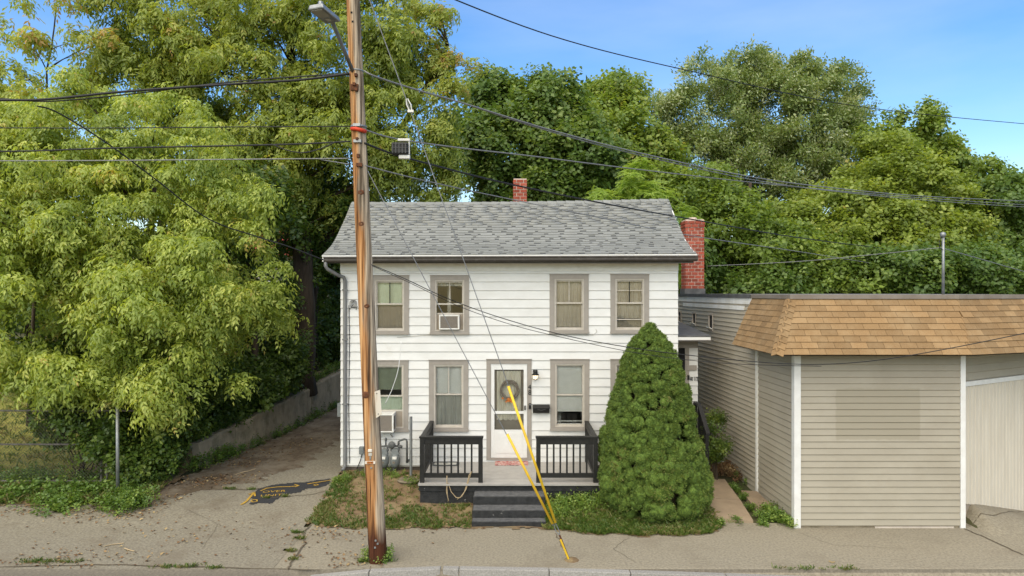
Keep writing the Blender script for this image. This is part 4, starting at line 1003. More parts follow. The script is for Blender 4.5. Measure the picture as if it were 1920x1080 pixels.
# side entry steps and railing ---------------------------------------------------------------------
es_ = thing('entry_steps', (4.2, 15.8, .2), 'small grey side entry steps behind the conical spruce', 'steps')
for i in range(4): MB().box(3.92, 4.42, 15.35 + i * .26, EY - .04, .1 if i == 0 else .22 + i * .19 - .188, .22 + (i + 1) * .19 - .0).build('step', 'deck', es_)
rl = thing('entry_railing', (4.5, 15.8, .2), 'black board handrail beside the side entry steps', 'railing')
a0 = P(1290, 752, 16.3); a1 = P(1308, 757, 15.95); a2 = P(1327, 812, 15.3)
m = MB()
def beam(m, p, q, w, h): m.hexa([(p[0], p[1], p[2] - h), (p[0] + w, p[1], p[2] - h), (q[0] + w, q[1], q[2] - h), (q[0], q[1], q[2] - h), (p[0], p[1], p[2]), (p[0] + w, p[1], p[2]), (q[0] + w, q[1], q[2]), (q[0], q[1], q[2])])
xr = 4.32
beam(m, (xr, 16.28, a0.z), (xr, 15.9, a1.z), .09, .05); beam(m, (xr, 15.9, a1.z), (xr + .02, 15.25, a2.z), .09, .05)
beam(m, (xr + .02, 15.9, a1.z - .62), (xr + .04, 15.25, a2.z - .62), .05, .08)
for yy, zt in ((16.24, a0.z - .05), (15.87, a1.z - .05), (15.26, a2.z - .05)): m.box(xr + .01, xr + .085, yy, yy + .08, .15, zt)
m.build('handrail', 'black', rl)
for i in range(7):
    f = (i + .5) / 7; y = 15.85 - f * .52; zt = a1.z + (a2.z - a1.z) * ((15.9 - y) / .65)
    inst('baluster', UBOX['black'], rl, (xr + .03, y, zt - .66), (0, 0, 0), (.035, .035, .62))

# ------------------------------------------------------------------ tan shop building
FY = 13.06; FX0, FX1 = (1490 - 960) / F * FY, (1809 - 960) / F * FY
SY = 14.9; SX = 5.36
shop = thing('shop_building', (7, 14, 0), 'flat roofed tan sided building with brown shingled mansard beside the house', 'building')
sidewall = lambda y: SX - .045 * (y - SY)
m = MB()
m.hexa([(FX0 + .02, FY + .02, .05), (FX1 - .02, FY + .02, .05), (FX1 - .02, SY + .2, .05), (SX + .02, SY + .2, .05), (FX0 + .02, FY + .02, 3.9), (FX1 - .02, FY + .02, 3.9), (FX1 - .02, SY + .2, 3.9), (SX + .02, SY + .2, 3.9)])
m.hexa([(SX + .03, SY + .201, .05), (14, SY + .201, .05), (14, 27, .05), (sidewall(27) + .02, 27, .05), (SX + .03, SY + .201, 4.40), (14, SY + .201, 4.40), (14, 27, 4.40), (sidewall(27) + .02, 27, 4.40)])
m.build('wall', 'wall_in', shop)
MB().hexa([(FX0 + .03, FY + .03, -.2), (FX1 - .03, FY + .03, -.2), (FX1 - .03, SY, -.2), (FX0 + .03, SY, -.2), (FX0 + .03, FY + .03, .06), (FX1 - .03, FY + .03, .06), (FX1 - .03, SY, .06), (FX0 + .03, SY, .06)]).build('foundation', 'oldwall', shop)
MB().box((1640 - 960) / F * FY, (1788 - 960) / F * FY, FY - .012, FY + .0, -.05, .032).build('foundation_trim', 'shadebeige', shop)
pitch = .1235; z = .035
while z < 3.34:
    h = min(pitch, 3.36 - z)
    inst('siding_board', WEDGE['tan'], shop, (FX0 + .118, FY + .018, z), (0, 0, 0), (FX1 - FX0 - .206, 1, h + .004)); z += pitch
ang = math.atan2(SX - FX0, SY - FY)
z = .06; k = 0
while z < 3.34:                                             # left flank of the front block
    inst('siding_board', WEDGE['tan'], shop, (SX + .018, SY, z), (0, 0, -math.pi / 2 - ang), (math.hypot(SX - FX0, SY - FY) - .05, 1, min(.128, 3.36 - z) + .004)); z += .128
vents = []
for px, y0, y1 in ((1334, 589, 620), (1302.5, 586, 611), (1275.5, 583, 607)):
    t = (px - 960) / F; D = (SX + .045 * SY) / (t + .045); vents.append((D - .17, D + .17, CAMZ - (y1 - 548) / F * D, CAMZ - (y0 - 548) / F * D))
ang2 = math.atan2(-.045, 1)
z = .10; k = 0
while z < 4.22:                                             # long side wall of the rear block
    for (a, b, c, d) in cut((SY + .06, 26.9, z, min(z + .108, 4.24)), vents):
        inst('siding_board', WEDGE['cream'], shop, (sidewall(b), b, c), (0, 0, -math.pi / 2 - ang2), ((b - a) / math.cos(ang2), 1, d - c + .004))
    z += .108
for (a, b, c, d) in vents:                                  # small openings with tilted sashes
    m = MB(); t = .03
    def sb(y0, y1, z0, z1, o0=-.035, o1=.03):
        m.hexa([(sidewall(y0) + o0, y0, z0), (sidewall(y0) + o1, y0, z0), (sidewall(y1) + o1, y1, z0), (sidewall(y1) + o0, y1, z0), (sidewall(y0) + o0, y0, z1), (sidewall(y0) + o1, y0, z1), (sidewall(y1) + o1, y1, z1), (sidewall(y1) + o0, y1, z1)])
    sb(a, a + t, c, d); sb(b - t, b, c, d); sb(a + t, b - t, d - t, d); sb(a + t, b - t, c, c + t)
    w = m.build('vent_window', 'shadebeige', shop)
    MB().box(sidewall(a) - .006, sidewall(a) + .0, a + t, b - t, c + t, d - t).build('pane', 'dark', w)
    MB().hexa([(sidewall(a) - .10, a + .03, c + .08), (sidewall(a) - .015, a + .03, c + .03), (sidewall(b) - .015, b - .03, c + .03), (sidewall(b) - .10, b - .03, c + .08), (sidewall(a) - .10, a + .03, c + .10), (sidewall(a) - .015, a + .03, c + .05), (sidewall(b) - .015, b - .03, c + .05), (sidewall(b) - .10, b - .03, c + .10)]).build('flap', 'blind', w)
# corner posts
MB().box(FX0 - .012, FX0 + .115, FY - .012, FY + .12, -.02, 3.36).build('corner_post', 'white', shop, bevel=.004)
MB().box(FX1 - .085, FX1 + .012, FY - .012, FY + .10, -.02, 3.36).build('corner_post', 'white', shop, bevel=.004)
MB().box(SX - .03, SX + .03, SY - .02, SY + .06, .05, 3.45).build('corner_post', 'whitetrim', shop)
# right wing with the garage door, swinging back from the street
GA, GB = (9.02, 13.5), (10.96, 14.6); gd = Vector((GB[0] - GA[0], GB[1] - GA[1], 0)).normalized(); gl = 4.2
gn = Vector((gd.y, -gd.x, 0)); grot = (0, 0, math.atan2(gd.y, gd.x))
def gp_(s, z, o=0.0): q = Vector((GA[0], GA[1], z)) + gd * s + gn * o; return q
m = MB(); m.hexa([gp_(-.35, -.5), gp_(gl, -.5), gp_(gl, -.5, -.12), gp_(-.35, -.5, -.12), gp_(-.35, 3.4), gp_(gl, 3.4), gp_(gl, 3.4, -.12), gp_(-.35, 3.4, -.12)]); m.build('wing_wall', 'shadebrown', shop)
z = 2.76
while z < 3.34: inst('siding_board', WEDGE['tan'], shop, gp_(-.3, z, .002), grot, (gl + .3, 1, min(.155, 3.36 - z))); z += .15
m = MB(); m.hexa([gp_(-.3, 2.665, .055), gp_(gl, 2.665, .055), gp_(gl, 2.665, .004), gp_(-.3, 2.665, .004), gp_(-.3, 2.755, .055), gp_(gl, 2.755, .055), gp_(gl, 2.755, .004), gp_(-.3, 2.755, .004)]); m.build('door_head_trim', 'white', shop)
gdoor = thing('garage_door', gp_(1.5, 0), 'pale vertical board garage door under a white head trim', 'garage door')
s = -.3; k = 0
zbot = lambda s: .343 + (-.16 - .343) * (s / math.hypot(GB[0] - GA[0], GB[1] - GA[1]))
while s < gl:
    w_ = .133; zb = zbot(s + w_ / 2) + .03
    m = MB(); o1 = .020
    m.hexa([gp_(s + .016, zbot(s) - .02, o1), gp_(s + w_ - .016, zbot(s + w_) - .02, o1), gp_(s + w_ - .003, zbot(s + w_) - .02, .004), gp_(s + .003, zbot(s) - .02, .004), gp_(s + .016, 2.66, o1), gp_(s + w_ - .016, 2.66, o1), gp_(s + w_ - .003, 2.66, .004), gp_(s + .003, 2.66, .004)])
    m.build('door_board', 'doorboard', gdoor); s += w_
# mansard ---------------------------------------------------------------------------------------
EZ, TZ = 3.36, 4.37
A0, A1 = Vector((4.87, 12.55, EZ)), Vector((8.45, 12.55, EZ)); B0, B1 = Vector((5.385, 13.2, TZ)), Vector((8.63, 13.2, TZ))
L0, LT = Vector((4.90, 15.15, EZ)), Vector((5.34, 15.15, TZ)); R0, RT = Vector((12.2, 13.95, EZ)), Vector((12.2, 14.55, TZ))
man = MB().add([A0, A1, B1, B0, L0, LT, R0, RT, Vector((L0.x + .6, 15.15, EZ)), Vector((12.2, 16, EZ)), Vector((9.2, 14.4, EZ)), Vector((5.5, 13.3, EZ)), Vector((5.6, 15.15, TZ))],
       [(0, 1, 2, 3), (4, 0, 3, 5), (1, 6, 7, 2), (4, 5, 12, 8)]).build('mansard', 'mansardbase', shop)
r = random.Random(21)
def panel(bl, br, tl, tr, n=9, tab=.305):
    for k in range(n):
        f0, f1 = k / n, (k + 1) / n
        l0, r0 = bl.lerp(tl, f0), br.lerp(tr, f0); l1, r1 = bl.lerp(tl, f1), br.lerp(tr, f1)
        L = (r0 - l0).length; ex_ = (r0 - l0).normalized(); up = (l1 - l0); up = up - ex_ * up.dot(ex_); ly = up.length; ey = up.normalized(); ez_ = ex_.cross(ey)
        R = Matrix((ex_, ey, ez_)).transposed(); tl_ = (l1 - l0).dot(ex_); tr_ = (r1 - l0).dot(ex_)
        x = -tab * (.5 if k % 2 else 1) - r.uniform(0, .03)
        while x < L:
            a, b = max(x, min(0, 0) + max(0, 0)), min(x + tab - .006, L)
            if k % 1 == 0 and b - a > .035:
                a = max(a, 0); inst('shingle', TAB['mansard'], man, l0 + ex_ * a + ez_ * .006 - ey * .008, R, (b - a, ly + .012, .017))
            x += tab
panel(A0, A1, B0, B1); panel(L0, A0, LT, B0, tab=.29); panel(A1, R0, B1, RT)
for (p, q, d) in ((A0, B0, Vector((-.3, -.45, .55))), (A1, B1, Vector((.25, -.6, .55)))):    # hip caps
    d = d.normalized(); n = 9; ax = (q - p).normalized(); sd = ax.cross(d).normalized()
    if p is A1: continue
    for k in range(n):
        a = p.lerp(q, k / n) - ax * .01; b = p.lerp(q, (k + 1.25) / n)
        w_ = .11; dn = -d * .06
        m = MB()
        m.add([a + d * .034, a + sd * w_ + dn + d * .034, b + sd * w_ + dn + d * .014, b + d * .014, a - sd * w_ + dn + d * .034, b - sd * w_ + dn + d * .014,
               a + d * .016, a + sd * w_ + dn + d * .016, a - sd * w_ + dn + d * .016], [(0, 3, 2, 1), (0, 4, 5, 3), (0, 1, 7, 6), (4, 0, 6, 8)])
        m.build('hip_cap', 'mansard', man)
m = MB(); zs = EZ - .02
m.add([(4.89, 12.57, zs), (8.46, 12.57, zs), (12.2, 13.98, zs), (12.2, 16.5, zs), (8.6, 15, zs), (5.5, 15.15, zs), (4.92, 15.15, zs)], [(0, 1, 2, 3, 4, 5, 6)]); m.build('soffit', 'tan', shop)
def strip(name, p, q, w, h, mat, out):
    o_ = Vector(out).normalized() * w
    return MB().hexa([p, q, q - o_, p - o_, p + Vector((0, 0, h)), q + Vector((0, 0, h)), q - o_ + Vector((0, 0, h)), p - o_ + Vector((0, 0, h))]).build(name, mat, shop)
up = Vector((0, 0, .012))
strip('roof_edge', B0 + up + Vector((-.02, -.03, 0)), B1 + up + Vector((0, -.03, 0)), .16, .085, 'roofedge', (0, -1, 0))
strip('roof_edge', B1 + up + Vector((0.003, -.03, 0)), RT + up + Vector((0, -.03, 0)), .16, .085, 'roofedge', (.3, -1, 0))
strip('roof_edge', LT + up + Vector((-.035, 0, 0)), B0 + up + Vector((-.035, .10, 0)), .14, .083, 'roofedge', (-1, 0, 0))
sw = lambda y, z: Vector((sidewall(y) - .03, y, z))
strip('side_fascia', sw(26.9, 4.24), sw(15.17, 4.24), .05, .14, 'whitetrim', (-1, 0, 0))
strip('roof_edge', sw(26.9, 4.382) - Vector((.03, 0, 0)), sw(15.17, 4.382) - Vector((.03, 0, 0)), .12, .085, 'flash', (-1, 0, 0))
MB().hexa([(5.45, 13.25, 4.40), (8.7, 13.25, 4.40), (14, 14.9, 4.40), (14, 15.3, 4.40), (5.45, 13.25, 4.455), (8.7, 13.25, 4.455), (14, 14.9, 4.455), (14, 15.3, 4.455)])
MB().add([(5.46, 13.3, 4.452), (8.6, 13.3, 4.452), (12.2, 14.7, 4.452), (14, 15.3, 4.452), (14, 27, 4.452), (sidewall(27) + .05, 27, 4.452), (5.40, 15.2, 4.452)], [(0, 1, 2, 3, 4, 5, 6)]).build('flat_roof', 'flatroof', shop)
strip('side_patch', sw(20.3, 4.10) - Vector((.005, 0, 0)), sw(15.6, 4.10) - Vector((.005, 0, 0)), .02, .10, 'whitetrim', (-1, 0, 0))
c0, c1 = P(1285, 410, 21.0), P(1321, 410, 21.0)
MB().box(c0.x - .02, c1.x + .02, 20.98, 21.58, 4.40, P(0, 541, 21).z).build('chimney_flashing', 'flash', shop)
ch = chimney(shop, 'chimney', c0.x, c1.x, 21.0, 21.56, P(0, 541, 21).z, c0.z, .105, .22, corbel=.018)
MB().lathe(((c0.x + c1.x) / 2, 21.28, c0.z - .02), [(.14, 0), (.13, .07), (.11, .08)], 10).build('flue', 'mortar', ch)
# mast on the roof
p = P(1768.5, 549, 17.2)
mast = thing('roof_mast', (p.x, 17.2, 4.45), 'thin grey conduit mast with weather head on the flat roof', 'mast')
zt = P(0, 441, 17.2).z
MB().tube([(p.x, 17.2, 4.44), (p.x, 17.2, zt)], .034, 8).build('pipe', 'metal', mast, smooth=True)
MB().lathe((p.x - .01, 17.2, zt - .02), [(.045, -.03), (.07, .02), (.06, .08), (.02, .1)], 10).build('weather_head', 'metal', mast, smooth=True)
MB().tube([(p.x - .03, 17.2, zt), (p.x - .12, 17.18, zt - .18), (p.x - .10, 17.18, zt - .33), (p.x, 17.18, zt - .38)], .01, 5).build('drip_loop', 'cable', mast)

# ------------------------------------------------------------------ utility pole, lamp, guys, wires
PB = Vector((-2.256, 11.46, 0)); PT = Vector((-2.745, 11.42, 11.4))
def pole_at(z): return PB.lerp(PT, z / 11.4)
pole = thing('utility_pole', PB, 'leaning weathered wooden utility pole with orange brown flank', 'utility pole')
m = MB(); n = 26; ns_ = 60; r = random.Random(4)
for i in range(ns_ + 1):
    z = -.2 + 11.6 * i / ns_; c = pole_at(z) - PB; rad = .151 - .0042 * z
    for j in range(n):
        a = 2 * math.pi * j / n; g = 1 + .018 * math.sin(5 * a + .4 * z) + .012 * math.sin(11 * a - .7 * z) + (.0 if z > .9 else .05 * (.9 - z) * math.sin(3 * a + 1))
        m.v.append((c.x + rad * g * math.cos(a), c.y + rad * g * math.sin(a), z))
for i in range(ns_):
    for j in range(n): q = i * n; m.f.append((q + j, q + (j + 1) % n, q + n + (j + 1) % n, q + n + j))
shaft = m.build('shaft', 'pole', pole, smooth=True); shaft.matrix_parent_inverse = Matrix.Identity(4)
def pz(py): return CAMZ - (py - 548) / F * 11.35
def on_pole(py, dx=0, dy=0):
    z = pz(py); c = pole_at(z); rad = .151 - .0042 * z
    return Vector((c.x + dx * rad, c.y - rad + dy, z)), rad
def hw(name, py, w, h, mat, dx=0, d=.03, bevel=.004):
    p, rad = on_pole(py, dx); yo = p.y + rad * (1 - math.sqrt(max(0, 1 - dx * dx)))
    return MB().box(p.x - w / 2, p.x + w / 2, yo - d, yo + .03, p.z - h / 2, p.z + h / 2).build(name, mat, pole, bevel=bevel)
def band(name, py, h, mat, grow=.006):
    p, rad = on_pole(py); c = pole_at(p.z)
    return MB().lathe((c.x, c.y, p.z), [(rad + grow, -h / 2), (rad + grow + .003, 0), (rad + grow, h / 2)], 22).build(name, mat, pole, smooth=True)
hw('rusty_bracket', 165, .13, .10, 'rust', -.1); hw('rusty_bolt', 160, .05, .05, 'rust', -.1, .06); hw('rusty_bolt', 170, .05, .05, 'rust', .15, .06)
band('metal_band', 131, .025, 'metal'); band('clamp_band', 236, .035, 'metal', .012); 
hw('clamp', 236, .12, .05, 'metal', 0, .045)
_p, _r = on_pole(243); 
MB().tube([_p + Vector((-.10, .02, .01)), _p + Vector((-.02, -.035, .0)), _p + Vector((.06, -.03, -.02)), _p + Vector((.13, .06, -.025))], .032, 8).build('orange_sleeve', 'orange', pole, smooth=True)
hw('clamp', 266, .13, .05, 'metal', 0, .045); hw('bolt', 262, .04, .04, 'rust', 0, .07); hw('clamp', 310, .10, .06, 'rust', .1, .04); hw('bolt', 293, .05, .06, 'rust', 0, .03); hw('bolt', 143, .05, .05, 'rust', .2, .06)
for py, dx, s in ((361, .1, .06), (420, 0, .055), (740, -.3, .07), (574, .2, .05)): # knots
    p, rad = on_pole(py, dx); MB().lathe((p.x, p.y + .02, p.z), [(s, .01), (s * .8, -.018), (s * .3, -.026), (.005, -.012)], 10, 'y').build('knot', 'rust', pole, smooth=True)
p, rad = on_pole(866, -.15)
tg = MB().box(p.x - .085, p.x + .085, p.y - .012, p.y + .01, p.z - .022, p.z + .022).build('number_tag', 'plate', pole)
MB().box(p.x - .05, p.x + .055, p.y - .014, p.y - .0125, p.z - .018, p.z + .018).build('tag_strip', 'flower', tg)
text('10197', 'tag_number', (p.x, p.y - .0155, p.z), .045, 'black', tg, ext=.0008)
hw('disc', 844, .07, .05, 'plate', -.1, .02, .012); hw('small_tag', 851, .06, .05, 'shadegrey', -.1, .012); hw('small_tag', 858, .025, .06, 'metal', -.1, .01)
for py, dx in ((876, -.05), (1012, .1), (1018, .3), (1025, .0), (25, -.1), (42, .0)): hw('nail', py, .03, .03, 'metal' if py > 100 else 'dark', dx, .012)
# sign plate seen nearly edge on
p, rad = on_pole(758, 1); c = pole_at(p.z)
sgn_ = thing('pole_sign', (c.x + rad, c.y - .05, p.z), 'tilted blank white metal plate nailed to the side of the pole', 'sign')
q0 = P(701, 735, 11.36); q1 = P(712, 731, 11.22); q2 = P(715.5, 777, 11.22); q3 = P(704.5, 785, 11.36)
th = Vector((.006, .008, 0))
MB().hexa([q3, q2, q2 + th, q3 + th, q0, q1, q1 + th, q0 + th]).build('plate', 'plate', sgn_, bevel=.02)
for (u, v) in ((.5, .1), (.5, .9)):
    cc = q0.lerp(q1, u).lerp(q3.lerp(q2, u), v); MB().lathe(cc - Vector((.002, .004, 0)), [(.009, -.004), (.009, .004)], 8, 'y').build('nail', 'dark', sgn_)
# street lamp
lm = thing('street_lamp', P(664, 132, 11.3), 'flat grey LED street lamp on a slanted arm at the pole top', 'street lamp')
a = on_pole(132, -.3)[0]; hd = P(606, 24, 10.35); e = P(622, 38, 10.6)
MB().tube([a + Vector((0, .02, -.02)), a.lerp(e, .5) + Vector((0, 0, -.01)), e, e + Vector((-.03, -.05, .03))], .032, 9).build('arm', 'spout', lm, smooth=True)
hv = Vector((-.33, -.93, .10)).normalized(); sv = hv.cross(Vector((0, 0, 1))).normalized(); uv = sv.cross(hv).normalized()
def hbox(l0, l1, w0, w1, h0, h1, taper=1.0):
    return [e + hv * l0 + sv * w0 + uv * h0, e + hv * l1 + sv * w0 * taper + uv * h0, e + hv * l1 + sv * w1 * taper + uv * h0, e + hv * l0 + sv * w1 + uv * h0,
            e + hv * l0 + sv * w0 * .85 + uv * h1, e + hv * l1 + sv * w0 * taper * .85 + uv * h1, e + hv * l1 + sv * w1 * taper * .85 + uv * h1, e + hv * l0 + sv * w1 * .85 + uv * h1]
hb = MB().hexa(hbox(-.04, .42, -.14, .14, -.03, .05)).build('head', 'metal', lm, bevel=.02)
MB().hexa(hbox(.18, .39, -.10, .10, -.038, -.029)).build('lens', 'led', hb); MB().hexa(hbox(.04, .12, -.04, .04, -.036, -.029)).build('driver_cover', 'shadegrey', hb)
MB().tube([e + hv * .3 + uv * .05, e + hv * .3 + uv * .14], .04, 8).build('photocell', 'metal', hb)

def cable(name, px, rad, mat, label, cat='cable', group=None):
    P_ = [P(*q) for q in px]; pts = []
    for i in range(len(P_) - 1):     # Catmull-Rom
        p0, p1, p2, p3 = P_[max(i - 1, 0)], P_[i], P_[i + 1], P_[min(i + 2, len(P_) - 1)]
        for k in range(8):
            t = k / 8; pts.append(.5 * ((2 * p1) + (p2 - p0) * t + (2 * p0 - 5 * p1 + 4 * p2 - p3) * t * t + (3 * p1 - p0 - 3 * p2 + p3) * t ** 3))
    pts.append(P_[-1])
    o = MB().tube(pts, rad, 6).build(name, mat, None, smooth=True)
    return tag(o, label, cat, group)
G = 'overhead wires on the utility pole'
cable('overhead_cable', [(700, -75, 11.6), (855, 0, 14), (1060, 75, 17), (1280, 130, 20), (1600, 198, 25), (1920, 232, 30), (2150, 248, 34)], .014, 'cable', 'highest black overhead cable crossing the blue sky at right', group=G)
cable('overhead_cable', [(-120, 190, 11.2), (0, 188, 11.3), (90, 186, 11.35), (230, 172, 11.4), (430, 158, 11.4), (560, 150, 11.4), (655, 138, 11.33)], .020, 'cable', 'thick black cable from the left edge to the street lamp bracket', group=G)
cable('overhead_cable', [(-120, 186, 11.3), (0, 185, 11.38), (90, 190, 11.42), (230, 178, 11.45), (430, 154, 11.45), (600, 141, 11.4), (655, 140, 11.36)], .011, 'cable', 'thin black cable twisted around the thick one left of the pole', group=G)
cable('overhead_cable', [(683, 133, 11.36), (703, 143, 11.4), (770, 165, 11.9), (870, 194, 12.7), (1030, 243, 14), (1200, 287, 15.6), (1400, 330, 18), (1550, 351, 20), (1720, 367, 23), (1920, 377, 27), (2100, 384, 31)], .016, 'strand', 'uppermost grey cable leaving the pole towards the right', group=G)
cable('overhead_cable', [(860, 191, 12.65), (1030, 246, 14.02), (1200, 291, 15.65), (1400, 335, 18.05), (1550, 357, 20), (1720, 374, 23), (1920, 388, 27), (2100, 396, 31)], .012, 'strand', 'black cable lashed below the uppermost right cable', group=G)
cable('overhead_cable', [(-120, 241, 11.4), (0, 240, 11.4), (200, 240, 11.4), (450, 238, 11.4), (657, 237, 11.34)], .009, 'cable', 'thin straight wire meeting the pole at the orange sleeve', group=G)
cable('overhead_cable', [(683, 243, 11.36), (742, 260, 11.8), (860, 277, 12.8), (1000, 293, 14), (1200, 318, 16), (1450, 346, 19), (1700, 369, 23), (1920, 384, 27), (2100, 394, 31)], .013, 'strand', 'second right hand wire running over the black splice box', group=G)
cable('overhead_cable', [(-120, 285, 11.4), (60, 283, 11.4), (200, 278, 11.4), (400, 274, 11.4), (560, 270, 11.38), (657, 265, 11.34)], .014, 'cable', 'middle black cable from the left with a slack loop near the pole', group=G)
cable('slack_loop', [(512, 271, 11.36), (540, 282, 11.34), (570, 286, 11.32), (600, 279, 11.32), (628, 267, 11.33)], .010, 'cable', 'slack black cable loop hanging left of the pole', group=G)
cable('overhead_cable', [(683, 268, 11.36), (742, 290, 11.8), (860, 322, 13), (960, 346, 14), (1130, 381, 15.1), (1290, 410, 18), (1500, 446, 22), (1700, 470, 27), (1920, 490, 33), (2100, 503, 38)], .017, 'cable', 'thick black cable crossing the grey roof below the splice box', group=G)
cable('overhead_cable', [(-120, 302, 11.4), (200, 301, 11.4), (420, 299, 11.4), (657, 297, 11.34)], .010, 'strand', 'lowest grey wire from the left to the pole', group=G)
cable('overhead_cable', [(600, 299, 11.37), (655, 308, 11.34)], .008, 'strand', 'short grey tail wire splitting off just left of the pole', group=G)
cable('overhead_cable', [(683, 310, 11.36), (760, 330, 11.9), (860, 353, 13), (960, 374, 14.2), (1100, 403, 14.9), (1290, 441, 18), (1500, 472, 22), (1700, 503, 27), (1920, 530, 33), (2100, 549, 38)], .011, 'strand', 'lowest grey wire crossing the roof towards the brick chimney', group=G)
cable('service_drop', [(70, 199, 11.4), (110, 212, 11.7), (200, 268, 12.3), (290, 335, 13), (390, 410, 14), (480, 443, 14.7), (540, 462, 15.0), (606, 487, 15.38)], .013, 'cable', 'black service cable slanting through the leaves to the house eave corner', group=G)
cable('street_cable', [(696, 496, 11.32), (760, 523, 11.4), (840, 560, 11.5), (940, 596, 11.6), (1060, 629, 11.65), (1190, 653, 11.7), (1310, 668, 11.75), (1440, 680, 11.75), (1540, 683, 11.75), (1640, 676, 11.7), (1760, 657, 11.6), (1920, 625, 11.4), (2080, 590, 11.2)], .008, 'cable', 'sagging black cable from the pole across the house front to the right edge', group=G)
cable('street_cable', [(697, 498, 11.30), (770, 531, 11.4), (860, 574, 11.5), (960, 609, 11.6), (1060, 634, 11.65), (1190, 661, 11.7), (1310, 677, 11.75), (1420, 684, 11.75), (1540, 686.5, 11.76)], .006, 'cable', 'lower of the two sagging cables in front of the house', group=G)
cable('mast_wire', [(1325, 499, 21), (1500, 490, 19.5), (1640, 477, 18.3), (1766, 464, 17.2)], .009, 'strand', 'thin wire strung from the brick chimney to the roof mast', group=G)
cable('mast_wire', [(1770, 466, 17.2), (1840, 486, 18), (1920, 509, 19), (2000, 530, 20)], .009, 'strand', 'thin wire leaving the roof mast towards the right edge', group=G)
cable('loose_wire', [(752, 640, 11.9), (747, 690, 11.85), (735, 730, 11.8), (722, 757, 11.7)], .006, 'white', 'white loose wire hanging in front of the lower left window', group=G)
# splice box
sb_ = thing('splice_box', P(752, 278, 11.8), 'black ribbed splice box hung between two cables right of the pole', 'splice box')
q = P(752, 278, 11.8); k = 11.8 / F
MB().box(q.x - 17 * k, q.x + 14 * k, q.y - .08, q.y + .08, q.z - 12 * k, q.z + 10 * k).build('case', 'black', sb_, bevel=.02)
m = MB()
for i in range(5): m.box(q.x - 15 * k + i * 6 * k, q.x - 14 * k + i * 6 * k + .006, q.y - .095, q.y - .081, q.z - 11 * k, q.z + 9 * k)
for i in range(3): m.box(q.x - 17 * k, q.x + 14 * k, q.y - .092, q.y - .081, q.z - 8 * k + i * 7 * k, q.z - 7.2 * k + i * 7 * k)
m.build('ribs', 'flash', sb_)
m = MB().box(q.x - 6 * k, q.x + 17 * k, q.y - .03, q.y + .03, q.z + 13 * k, q.z + 18 * k); m.box(q.x + 14.2 * k, q.x + 16.5 * k, q.y - .02, q.y + .02, q.z - 12 * k, q.z + 12.9 * k); m.box(q.x - 4 * k, q.x + 17 * k, q.y - .04, q.y + .04, q.z - 20 * k, q.z - 13 * k)
m.build('hanger', 'acwhite', sb_, bevel=.01)
# guy wires
gy1 = thing('guy_wire', P(1043, 985, 11.5), 'longer guy wire with a yellow guard ending at the door wreath', 'guy wire', 'guy wires with yellow guards')
GUY1 = [P(x, y, 11.46) for x, y in ((669, -72), (693, 0), (765, 195), (955, 728), (1043, 985))]
MB().tube(GUY1, .0085, 6).build('strand', 'strand', gy1)
MB().tube([P(953, 724, 11.45), P(1041.5, 980, 11.45)], .023, 10).build('guard', 'yellow', gy1, smooth=True)
m = MB(); a, b = P(763, 185, 11.46), P(770, 208, 11.46)
for s in (-1, 1): m.tube([a + Vector((s * .012, 0, 0)), a.lerp(b, .5) + Vector((s * .035, 0, 0)), b + Vector((s * .02, 0, 0))], .010, 5)
m.box(b.x - .05, b.x + .05, b.y - .02, b.y + .02, b.z - .025, b.z + .015); m.build('strain_clamp', 'acwhite', gy1)
gy2 = thing('guy_wire', P(1038, 985, 11.48), 'shorter guy wire with a yellow guard ending below the door glass', 'guy wire', 'guy wires with yellow guards')
MB().tube([P(688, 318, 11.42), P(951, 817, 11.48), P(1036, 985, 11.5)], .0075, 6).build('strand', 'strand', gy2)
MB().tube([P(951, 814, 11.48), P(1036, 982, 11.5)], .023, 10).build('guard', 'yellow', gy2, smooth=True)
an = thing('guy_anchor', P(1070, 1050, 11.5), 'rusty anchor rod and turnbuckle where both guys meet the sidewalk', 'anchor')
a, b = P(1049, 1003, 11.5), P(1072, 1056, 11.5)
MB().tube([a, b + Vector((0, 0, -.05))], .016, 8).build('rod', 'rust', an)
m = MB()
for s in (-1, 1): m.tube([P(1040, 982, 11.5) + Vector((s * .02, 0, 0)), P(1046, 997, 11.5) + Vector((s * .03, 0, 0)), a], .008, 6)
m.build('turnbuckle', 'metal', an)
MB().tube([P(1051, 1012, 11.47), P(1066, 1048, 11.47)], .017, 8).build('yellow_remnant', 'yellow', an)
MB().lathe((b.x, b.y, hz0(b.x, b.y) - .01), [(.14, 0), (.10, .03), (.03, .05)], 9).build('soil_ring', 'soil', an)

# ------------------------------------------------------------------ chain link fence at left
fe = thing('chain_link_fence', (-10.5, 15.3, .1), 'rusting chain link fence panel at the left edge in front of the lawn', 'fence')
FYY = 15.2; z1, zm_, z0 = P(0, 770, FYY).z, P(0, 834, FYY).z, P(0, 902, FYY).z
fx0, fx1 = -15.0, P(200, 0, FYY).x
MB().tube([(fx0, FYY, z1), (fx1 + .9, FYY, z1)], .021, 7).build('top_rail', 'oldmetal', fe); MB().tube([(fx0, FYY + .04, zm_), (fx1 - .1, FYY + .04, zm_)], .021, 7).build('middle_rail', 'oldmetal', fe); MB().tube([(fx0, FYY, z0), (fx1, FYY, z0)], .021, 7).build('bottom_rail', 'oldmetal', fe)
MB().tube([(fx1, FYY, .0), (fx1 + .02, FYY, zm_ + .15)], .034, 8).build('post', 'oldmetal', fe); MB().tube([(fx1 - .12, FYY, z0), (fx1 - .12, FYY, zm_ - .1)], .02, 8).build('post', 'oldmetal', fe)
m = MB(); st = .075; hgt = z1 - z0 + .05
x = fx0 - hgt
